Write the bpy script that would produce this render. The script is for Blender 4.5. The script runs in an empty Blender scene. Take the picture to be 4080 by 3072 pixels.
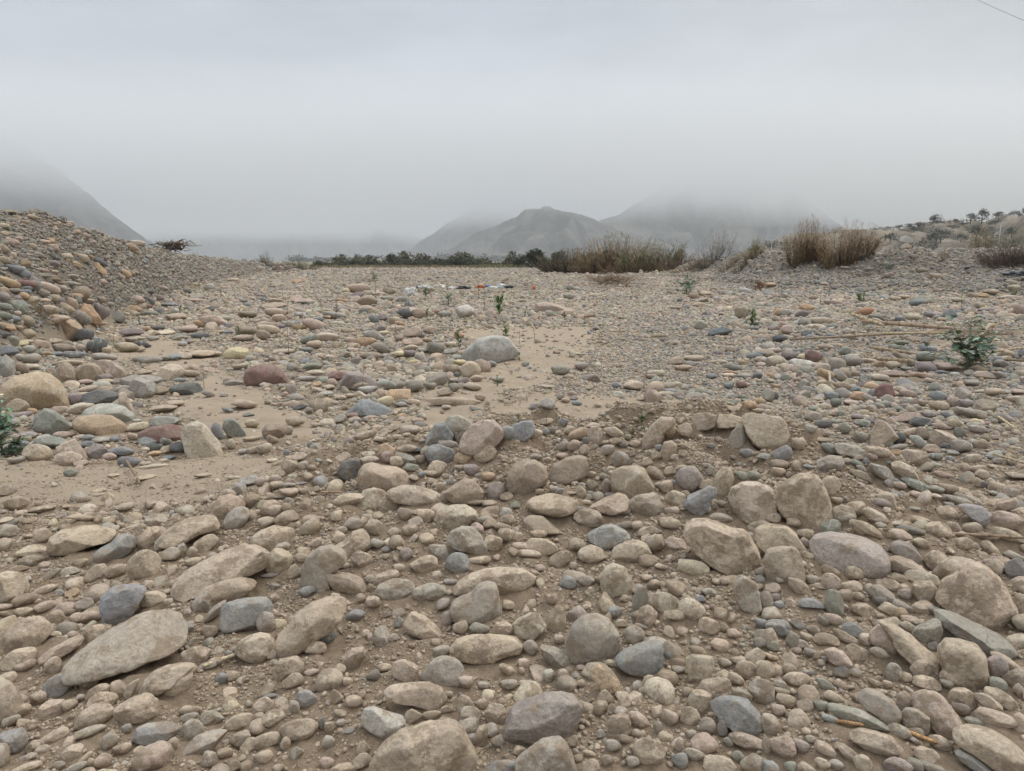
import bpy, bmesh, math, random
import numpy as np
from mathutils import Vector, Euler, Matrix
rnd = random.Random(7); rng = np.random.default_rng(11)
scene = bpy.context.scene
COL = scene.collection
W0, H0, F = 4080, 3072, 2913.0
HC = 1.45; HOR = 1040.0
PITCH = math.atan((H0/2-HOR)/F); CP, SP = math.cos(PITCH), math.sin(PITCH)
TILE = {}
for i, x0 in enumerate((0, 1024, 2048, 3056)):
    TILE['B%d' % i] = (x0, 2048, .61465); TILE['M%d' % i] = (x0, 1400, .46293); TILE['T%d' % i] = (x0, 750, .46293)

# ---------------------------------------------------------------- noise
def _h(i, j, k, s):
    n = (i*374761393 + j*668265263 + k*2147483647 + s*1274126177) & 0xffffffff
    n = ((n ^ (n >> 13))*1274126177) & 0xffffffff
    n = ((n ^ (n >> 15))*2246822519) & 0xffffffff
    return ((n ^ (n >> 16)) & 0xffffff)/float(0xffffff)*2-1
def vn(x, y, z=None, s=0):
    x = np.asarray(x, float); y = np.asarray(y, float)
    ix = np.floor(x).astype(np.int64); iy = np.floor(y).astype(np.int64)
    fx = x-ix; fy = y-iy; fx = fx*fx*(3-2*fx); fy = fy*fy*(3-2*fy)
    if z is None:
        a = _h(ix, iy, 0, s); b = _h(ix+1, iy, 0, s); c = _h(ix, iy+1, 0, s); d = _h(ix+1, iy+1, 0, s)
        return (a*(1-fx)+b*fx)*(1-fy)+(c*(1-fx)+d*fx)*fy
    z = np.asarray(z, float); iz = np.floor(z).astype(np.int64); fz = z-iz; fz = fz*fz*(3-2*fz)
    r = 0
    for dz, wz in ((0, 1-fz), (1, fz)):
        a = _h(ix, iy, iz+dz, s); b = _h(ix+1, iy, iz+dz, s); c = _h(ix, iy+1, iz+dz, s); d = _h(ix+1, iy+1, iz+dz, s)
        r = r+((a*(1-fx)+b*fx)*(1-fy)+(c*(1-fx)+d*fx)*fy)*wz
    return r
def fbm(x, y, z=None, o=4, s=0, g=.5):
    r = 0; a = 1
    for i in range(o):
        r = r+a*vn(x*2**i+17.3*i, y*2**i-9.1*i, None if z is None else z*2**i, s+i); a *= g
    return r
def sst(a, b, x):
    t = np.clip((x-a)/(b-a), 0, 1); return t*t*(3-2*t)

# ---------------------------------------------------------------- camera maths (photo pixel -> direction)
def ray(px, py):
    dx = (np.asarray(px, float)-W0/2)/F; dy = (H0/2-np.asarray(py, float))/F
    X = dx; Y = CP+dy*SP; Z = -SP+dy*CP
    return X, Y, Z
def project(x, y, z):
    dz = z-HC; d = y*CP-dz*SP; d = np.where(d < .05, .05, d)
    return W0/2+F*x/d, H0/2-F*(y*SP+dz*CP)/d
def at_h(px, py, h):
    X, Y, Z = ray(px, py); t = (h-HC)/Z; return float(X*t), float(Y*t)
def at_r(px, r):
    return ((px-W0/2)/F*CP*r, r)

# ---------------------------------------------------------------- terrain
LP_px = [-2500, -600, 0, 200, 350, 520, 600, 700, 900, 1100, 1250]
LP_f = [7.5, 8.6, 10.2, 13.0, 15.0, 19.0, 22.5, 29., 50., 88., 120.]
LP_c = [13., 13.5, 15.0, 17.3, 19.5, 26., 32., 41., 62., 98., 130.]
LP_h = [2.7, 2.6, 2.47, 2.40, 2.28, 2.13, 1.99, 1.86, 1.55, .95, 0.]
RB_px = [2250, 2400, 2650, 2850, 3050, 3250, 3400, 3550, 3700, 3900, 4080, 4400, 6500]
RB_f = [90, 77, 68, 50, 38, 35, 34, 33, 31.5, 30, 29.5, 28, 24]
RB_c = [100, 86, 82, 66, 50, 46, 44, 42, 42, 40, 38, 36, 33]
RB_h = [0, .15, .89, 1.5, 1.9, 1.8, 1.68, 1.95, 2.02, 2.02, 2.15, 2.4, 2.5]
RIDGE = [(1250, 1990, .05), (1400, 1900, .13), (1700, 1760, .24), (2000, 1690, .30), (2400, 1690, .30), (2700, 1680, .33), (3000, 1660, .38), (3150, 1700, .36), (3330, 1850, .24), (3500, 2020, .14), (3700, 2150, .06)]
RW = [at_h(a, b, c*1.35)+(c,) for a, b, c in RIDGE]
RW = [(a, b, c*1.35) for a, b, c in RW]
def terrain(x, y, fine=True):
    x = np.asarray(x, float); y = np.asarray(y, float)
    yc = np.maximum(y, .6); u = x/yc; px = W0/2+F*u/CP; px = np.clip(px, -2500, 6500)
    r = np.hypot(x, np.maximum(y, 0))*0+yc
    f = np.interp(px, LP_px, LP_f); c = np.interp(px, LP_px, LP_c); h = np.interp(px, LP_px, LP_h)
    wob = 1+.035*vn(px/170., r*.1, s=5)
    t = np.clip((r*wob-f)/(c-f), 0, 1)
    prof = np.where(t < 1, t**.95*(1.12-.12*t), 1)
    back = 1-.55*sst(c*1.15, c*2.0, r)
    z = h*prof*back*(1+.05*vn(px/90., r/3., s=8)*t)
    f = np.interp(px, RB_px, RB_f); c = np.interp(px, RB_px, RB_c); h = np.interp(px, RB_px, RB_h)
    t = np.clip((r*wob-f)/(c-f), 0, 1)
    z = z+h*(.22*sst(0, .18, t)+.12*sst(.2, .5, t)+.66*sst(.45, 1, t))*(1-.6*sst(c*1.3, c*3, r))*(1+.13*vn(px/45., r/3., s=9)*t)
    # spoil mound across the foreground
    m = np.zeros_like(x)
    near = (y > 1) & (y < 12) & (np.abs(x) < 9)
    if np.any(near):
        xn = x[near] if x.ndim else x; yn = y[near] if y.ndim else y
        mm = np.zeros_like(xn)
        for (x0, y0, h0), (x1, y1, h1) in zip(RW[:-1], RW[1:]):
            dx, dy = x1-x0, y1-y0; L = dx*dx+dy*dy
            tt = np.clip(((xn-x0)*dx+(yn-y0)*dy)/L, 0, 1)
            ex = xn-(x0+dx*tt); ey = yn-(y0+dy*tt)
            side = (xn-x0)*dy-(yn-y0)*dx
            w = np.where(side > 0, 1.15, .42)
            mm = np.maximum(mm, (h0+(h1-h0)*tt)*np.exp(-((ex*ex+ey*ey)/(w*w))**.85))
        if x.ndim: m[near] = mm
        else: m = mm
    z = z+m*(1+.22*fbm(x/.24, y/.24, o=3, s=24))
    near_w = 1-sst(9, 60, r)
    z = z+.07*fbm(x/2.1, y/2.1, o=3, s=20)*(.35+.65*near_w)
    if fine:
        sd = sandmask(x, y)
        k = (1-sd)
        z = z+k*(.028*fbm(x/.33, y/.33, o=2, s=30)+.013*fbm(x/.085, y/.085, o=2, s=33)*(1-sst(5, 12, r))+.006*vn(x/.028, y/.028, s=36)*(1-sst(3.5, 7, r)))
        z = z+sd*((.016*fbm(x/.30, y/.11, o=3, s=40)+.006*fbm(x/.07, y/.06, o=2, s=43))*(1-sst(10, 25, r)))
    return z

SAND = [[(1690, 1300), (2350, 1290), (2420, 1370), (2280, 1480), (2120, 1590), (1800, 1690), (1500, 1720), (1560, 1640), (1900, 1500), (1960, 1400)],
        [(1950, 1640), (2200, 1590), (2550, 1565), (2900, 1570), (3020, 1620), (2960, 1700), (2000, 1700)],
        [(-300, 1850), (500, 1850), (950, 1790), (1250, 1830), (1420, 1960), (1050, 2010), (700, 2050), (0, 2010), (-300, 2030)],
        [(700, 1600), (900, 1440), (1080, 1560), (1400, 1700), (1000, 1760), (760, 1700)],
        [(420, 1320), (760, 1340), (860, 1420), (600, 1470), (430, 1400)]]
SPARSE = [[(380, 1250), (1000, 1330), (1300, 1500), (1500, 1650), (1500, 1850), (300, 1850), (600, 1560), (300, 1330)],
          [(3400, 1170), (4300, 1165), (4300, 1235), (3500, 1210)],
          [(3700, 1650), (4300, 1600), (4300, 2080), (3800, 2010)],
          [(3180, 1340), (4080, 1290), (4080, 1390), (3250, 1400)]]
def inpoly(px, py, poly):
    n = len(poly); r = np.zeros(px.shape, bool)
    for i in range(n):
        x0, y0 = poly[i]; x1, y1 = poly[i-1]
        c = ((y0 > py) != (y1 > py)) & (px < (x1-x0)*(py-y0)/((y1-y0) or 1e-9)+x0)
        r ^= c
    return r
def groundpx(x, y):
    return project(x, y, np.zeros_like(x)+.02)
def sandmask(x, y):
    x = np.atleast_1d(x); y = np.atleast_1d(y)
    px, py = groundpx(x, y)
    px = px+45*fbm(x*1.3, y*1.3, o=3, s=60); py = py+22*fbm(x*1.3+9, y*1.3, o=3, s=61)
    m = np.zeros(px.shape)
    ok = (y > .5)
    for p in SAND: m = np.maximum(m, inpoly(px, py, p)*1.)
    return (m*ok).reshape(np.shape(x))
def tz(x, y): return float(terrain(np.array([x]), np.array([y]))[0])
def crest_or_hit(d, t, py):
    i = int(np.argmax(d < 0)) if np.any(d < 0) else len(t)-1
    if py < 1062:                      # seen against the sky: stands on the crest the ray just clears
        m = (t < min(t[i]*.85, 110)) & (t > 8)
        if np.any(m):
            j = int(np.argmin(np.where(m, d/t, 9)))
            if d[j]/t[j] < .011: i = j
    return i
def locate(px, py, k=0., rmin=1.8):
    """first point of the photo ray through (px, py) that meets the terrain"""
    X, Y, Z = ray(px, py)
    t = rmin*np.exp(np.linspace(0, math.log(300/rmin), 1300))
    x, y, z = X*t, Y*t, HC+Z*t
    d = z-terrain(x, y)-k*t
    i = crest_or_hit(d, t, py)
    return float(x[i]), float(y[i]), tz(x[i], y[i]), float(t[i])

# ---------------------------------------------------------------- materials
def new_mat(name):
    m = bpy.data.materials.new(name); m.use_nodes = True; nt = m.node_tree; nt.nodes.clear()
    out = nt.nodes.new('ShaderNodeOutputMaterial'); b = nt.nodes.new('ShaderNodeBsdfPrincipled')
    b.inputs['Roughness'].default_value = .85
    b.inputs['Specular IOR Level'].default_value = .25
    nt.links.new(b.outputs[0], out.inputs[0])
    return m, nt, b
def nd(nt, t, **kw):
    n = nt.nodes.new(t)
    for k, v in kw.items():
        if k in n.inputs: n.inputs[k].default_value = v
        else: setattr(n, k, v)
    return n
def mix(nt, f, a, b, typ='MIX'):
    n = nt.nodes.new('ShaderNodeMix'); n.data_type = 'RGBA'; n.blend_type = typ
    for s, v in ((0, f), (6, a), (7, b)):
        if hasattr(v, 'is_output') or isinstance(v, bpy.types.NodeSocket): nt.links.new(v, n.inputs[s])
        else: n.inputs[s].default_value = v if s == 0 else (tuple(v)+(1,))[:4]
    return n.outputs[2]
def ramp(nt, fac, stops):
    n = nt.nodes.new('ShaderNodeValToRGB'); cr = n.color_ramp
    while len(cr.elements) < len(stops): cr.elements.new(.5)
    for e, (p, c) in zip(cr.elements, stops):
        e.position = p; e.color = (c, c, c, 1) if not hasattr(c, '__len__') else tuple(c)+(1,)
    nt.links.new(fac, n.inputs[0]); return n.outputs[0]
def noise(nt, vec, scale, detail=3, rough=.55):
    n = nd(nt, 'ShaderNodeTexNoise', Scale=scale, Detail=detail, Roughness=rough)
    if vec is not None: nt.links.new(vec, n.inputs['Vector'])
    return n.outputs[0]
TRACK = [(2250, 1120), (2760, 1140), (2950, 1330), (2800, 1560), (2100, 1620), (1650, 1720), (2280, 1460), (2400, 1330), (2300, 1200)]
DUST = (.325, .252, .18)
def stone_mat(name, mode):
    m, nt, b = new_mat(name)
    if mode == 'obj':
        c = nt.nodes.new('ShaderNodeObjectInfo'); colr = c.outputs['Color']; alpha = c.outputs['Alpha']; rn = c.outputs['Random']
    else:
        c = nt.nodes.new('ShaderNodeAttribute'); c.attribute_type = 'INSTANCER' if mode == 'inst' else 'GEOMETRY'; c.attribute_name = 'col'; colr = c.outputs['Color']; alpha = c.outputs['Alpha']
        rn = nt.nodes.new('ShaderNodeObjectInfo').outputs['Random']
    g = nt.nodes.new('ShaderNodeNewGeometry'); P = g.outputs['Position']
    n1 = noise(nt, P, 9, 4, .6); n2 = noise(nt, P, 60, 5, .7); n3 = noise(nt, P, 3.2, 2)
    v = ramp(nt, n1, [(.3, .80), (.7, 1.22)]); c1 = mix(nt, 1., colr, v, 'MULTIPLY')
    v = ramp(nt, n2, [(.33, .68), (.5, 1.0), (.68, 1.28)]); c2 = mix(nt, 1., c1, v, 'MULTIPLY')
    n4 = noise(nt, P, 150, 3, .8); c2 = mix(nt, 1., c2, ramp(nt, n4, [(.32, .72), (.68, 1.26)]), 'MULTIPLY')
    sp = nd(nt, 'ShaderNodeTexVoronoi', Scale=190.); nt.links.new(P, sp.inputs['Vector'])
    spk = ramp(nt, sp.outputs['Distance'], [(.10, .60), (.30, 1.0)]); spf = ramp(nt, rn, [(.25, .15), (.75, .95)]); c2 = mix(nt, spf, c2, spk, 'MULTIPLY')
    # mineral veins and bands in some of the stones
    wv = nd(nt, 'ShaderNodeTexWave', Scale=2.6, Distortion=16., Detail=4.); nt.links.new(P, wv.inputs['Vector'])
    vm = nt.nodes.new('ShaderNodeMath'); vm.operation = 'MULTIPLY'; nt.links.new(ramp(nt, wv.outputs['Fac'], [(.955, 0.), (.985, .45)]), vm.inputs[0]); nt.links.new(ramp(nt, rn, [(.82, 0.), (.84, 1.)]), vm.inputs[1])
    c2 = mix(nt, vm.outputs[0], c2, (.52, .48, .42))
    bd = nt.nodes.new('ShaderNodeMath'); bd.operation = 'MULTIPLY'; nt.links.new(ramp(nt, wv.outputs['Fac'], [(.2, 0.), (.8, .30)]), bd.inputs[0]); nt.links.new(ramp(nt, rn, [(.18, 1.), (.20, 0.)]), bd.inputs[1])
    c2 = mix(nt, bd.outputs[0], c2, (.16, .14, .12))
    # pale mineral scuffs
    sc = ramp(nt, noise(nt, P, 22, 5, .75), [(.56, 0.), (.68, 1.)])
    scm = nt.nodes.new('ShaderNodeMath'); scm.operation = 'MULTIPLY'; scm.inputs[1].default_value = .35; nt.links.new(sc, scm.inputs[0])
    c3 = mix(nt, scm.outputs[0], c2, (.50, .46, .40))
    # a pale film of dust, then darker dried mud in ragged patches; both by the stone's own amount
    dn = noise(nt, P, 11, 7, .74)
    fl = nt.nodes.new('ShaderNodeMath'); fl.operation = 'MULTIPLY'; fl.inputs[1].default_value = .62; nt.links.new(alpha, fl.inputs[0])
    fn = nt.nodes.new('ShaderNodeMath'); fn.operation = 'MULTIPLY'; nt.links.new(fl.outputs[0], fn.inputs[0]); nt.links.new(ramp(nt, noise(nt, P, 7, 3), [(.3, .55), (.65, 1.)]), fn.inputs[1])
    dc = mix(nt, n2, (.35, .282, .205), (.54, .452, .345))
    c3 = mix(nt, fn.outputs[0], c3, dc)
    ds = nt.nodes.new('ShaderNodeMath'); ds.operation = 'MULTIPLY_ADD'; ds.inputs[1].default_value = .16; nt.links.new(alpha, ds.inputs[0]); nt.links.new(dn, ds.inputs[2])
    dm = ramp(nt, ds.outputs[0], [(.650, 0.), (.69, .82)])
    c4 = mix(nt, dm, c3, mix(nt, n2, (.19, .145, .10), (.33, .258, .185)))
    nt.links.new(c4, b.inputs['Base Color'])
    bp = nd(nt, 'ShaderNodeBump', Strength=.8, Distance=.008)
    hs = nt.nodes.new('ShaderNodeMath'); hs.operation = 'MULTIPLY_ADD'; hs.inputs[1].default_value = 1.0
    nt.links.new(n2, hs.inputs[0]); nt.links.new(dn, hs.inputs[2]); nt.links.new(hs.outputs[0], bp.inputs['Height']); nt.links.new(bp.outputs[0], b.inputs['Normal'])
    b.inputs['Roughness'].default_value = .88
    return m
def plain(name, colr, var=.3, rough=.8, scale=12., spec=.2, trans=0.):
    m, nt, b = new_mat(name)
    g = nt.nodes.new('ShaderNodeNewGeometry')
    n = noise(nt, g.outputs['Position'], scale, 4, .6)
    c = mix(nt, n, tuple(q*(1-var) for q in colr), tuple(min(1, q*(1+var)) for q in colr))
    nt.links.new(c, b.inputs['Base Color']); b.inputs['Roughness'].default_value = rough; b.inputs['Specular IOR Level'].default_value = spec
    return m
def vcmat(name, rough=.8, var=.25, scale=30.):
    m, nt, b = new_mat(name)
    a = nt.nodes.new('ShaderNodeAttribute'); a.attribute_name = 'col'
    g = nt.nodes.new('ShaderNodeNewGeometry'); n = noise(nt, g.outputs['Position'], scale, 3)
    v = ramp(nt, n, [(.3, 1-var), (.7, 1+var)]); c = mix(nt, 1., a.outputs['Color'], v, 'MULTIPLY')
    nt.links.new(c, b.inputs['Base Color']); b.inputs['Roughness'].default_value = rough
    return m

# ---------------------------------------------------------------- mesh helpers
def mesh_np(name, v, f, smooth=True, mat=None):
    me = bpy.data.meshes.new(name); v = np.asarray(v, np.float32); f = np.asarray(f, np.int32)
    me.vertices.add(len(v)); me.vertices.foreach_set('co', v.ravel())
    k = f.shape[1]; me.loops.add(f.size); me.loops.foreach_set('vertex_index', f.ravel())
    me.polygons.add(len(f)); me.polygons.foreach_set('loop_start', np.arange(0, f.size, k, dtype=np.int32))
    me.polygons.foreach_set('loop_total', np.full(len(f), k, np.int32))
    me.update(calc_edges=True)
    me.polygons.foreach_set('use_smooth', np.full(len(f), smooth, bool))
    if mat: me.materials.append(mat)
    return me
class MB:
    def __init__(s): s.v = []; s.f = []; s.c = []
    def tube(s, pts, rad, n=5, col=(1, 1, 1)):
        pts = [Vector(p) for p in pts]; b = len(s.v); m = len(pts)
        rs = rad if hasattr(rad, '__len__') else [rad]*m
        for i, p in enumerate(pts):
            d = (pts[min(i+1, m-1)]-pts[max(i-1, 0)]).normalized()
            a = d.cross(Vector((0, 0, 1)) if abs(d.z) < .9 else Vector((1, 0, 0))).normalized(); c = d.cross(a)
            for k in range(n):
                t = k*2*math.pi/n; s.v.append(p+(a*math.cos(t)+c*math.sin(t))*rs[i]); s.c.append(col)
        for i in range(m-1):
            for k in range(n):
                k2 = (k+1) % n; s.f.append((b+i*n+k, b+i*n+k2, b+(i+1)*n+k2, b+(i+1)*n+k))
        s.f.append(tuple(b+k for k in range(n))[::-1]); s.f.append(tuple(b+(m-1)*n+k for k in range(n)))
    def blade(s, p, d, L, w, droop=.3, seg=3, col=(1, 1, 1), fold=.25):
        p = Vector(p); d = Vector(d).normalized(); sd = d.cross(Vector((0, 0, 1)))
        if sd.length < .05: sd = Vector((1, 0, 0))
        sd.normalize(); up = sd.cross(d); b = len(s.v)
        for i in range(seg+1):
            t = i/seg; q = p+d*L*t-Vector((0, 0, 1))*droop*L*t*t
            ww = w*(1-t)**.7*(.55+.45*min(1, t*3)) if i < seg else w*.04
            s.v += [q-sd*ww, q-up*ww*fold, q+sd*ww]; s.c += [col]*3
        for i in range(seg):
            a = b+i*3; s.f += [(a, a+1, a+4, a+3), (a+1, a+2, a+5, a+4)]
    def leaf(s, p, d, L, w, col=(1, 1, 1), curl=.2, nrm=None):
        p = Vector(p); d = Vector(d).normalized(); n = Vector(nrm) if nrm is not None else Vector((rnd.uniform(-.5, .5), rnd.uniform(-.5, .5), 1))
        sd = d.cross(n)
        if sd.length < .01: sd = Vector((1, 0, 0))
        sd.normalize(); up = sd.cross(d); b = len(s.v)
        s.v += [p, p+d*L*.45-sd*w, p+d*L*.5+up*w*curl, p+d*L*.45+sd*w, p+d*L-up*w*curl]; s.c += [col]*5
        s.f += [(b, b+1, b+2), (b, b+2, b+3), (b+2, b+1, b+4), (b+3, b+2, b+4)]
    def add(s, o):
        b = len(s.v); s.v += o.v; s.c += o.c; s.f += [tuple(i+b for i in f) for f in o.f]
    def build(s, name, mat, parent=None, smooth=True, loc=None):
        me = bpy.data.meshes.new(name); me.from_pydata([tuple(q) for q in s.v], [], s.f); me.update()
        a = me.color_attributes.new('col', 'FLOAT_COLOR', 'POINT')
        a.data.foreach_set('color', np.array([tuple(c)+(1.,) for c in s.c], np.float32).ravel())
        me.polygons.foreach_set('use_smooth', np.full(len(me.polygons), smooth, bool))
        me.materials.append(mat); o = bpy.data.objects.new(name, me); COL.objects.link(o)
        if parent is not None: o.parent = parent
        if loc is not None: o.location = loc
        return o
def tag(o, label=None, cat=None, group=None, kind=None):
    if label: o['label'] = label
    if cat: o['category'] = cat
    if group: o['group'] = group
    if kind: o['kind'] = kind
    return o
def empty(name, loc, label, cat, group=None, rz=0.):
    o = bpy.data.objects.new(name, None); COL.objects.link(o); o.location = loc; o.rotation_euler = (0, 0, rz); o.empty_display_size = .1
    return tag(o, label, cat, group)
def vary(c, a=.15, h=.05):
    k = 1+rnd.uniform(-a, a); return tuple(max(.01, q*k*(1+rnd.uniform(-h, h))) for q in c)
EXPOSURE = 0.0; VB = 4; HAZE = .00020; CLOUD = .0048; CL0 = 165.; CL1 = 400.; SUN_E = 1.7
SKY_EL = [(0., (6.5, 6.8, 7.15)), (.12, (6.0, 6.25, 6.6)), (.32, (5.6, 5.85, 6.15)), (.48, (9.0, 9.2, 9.4)), (1., (21.5, 21.5, 21.3))]
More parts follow.
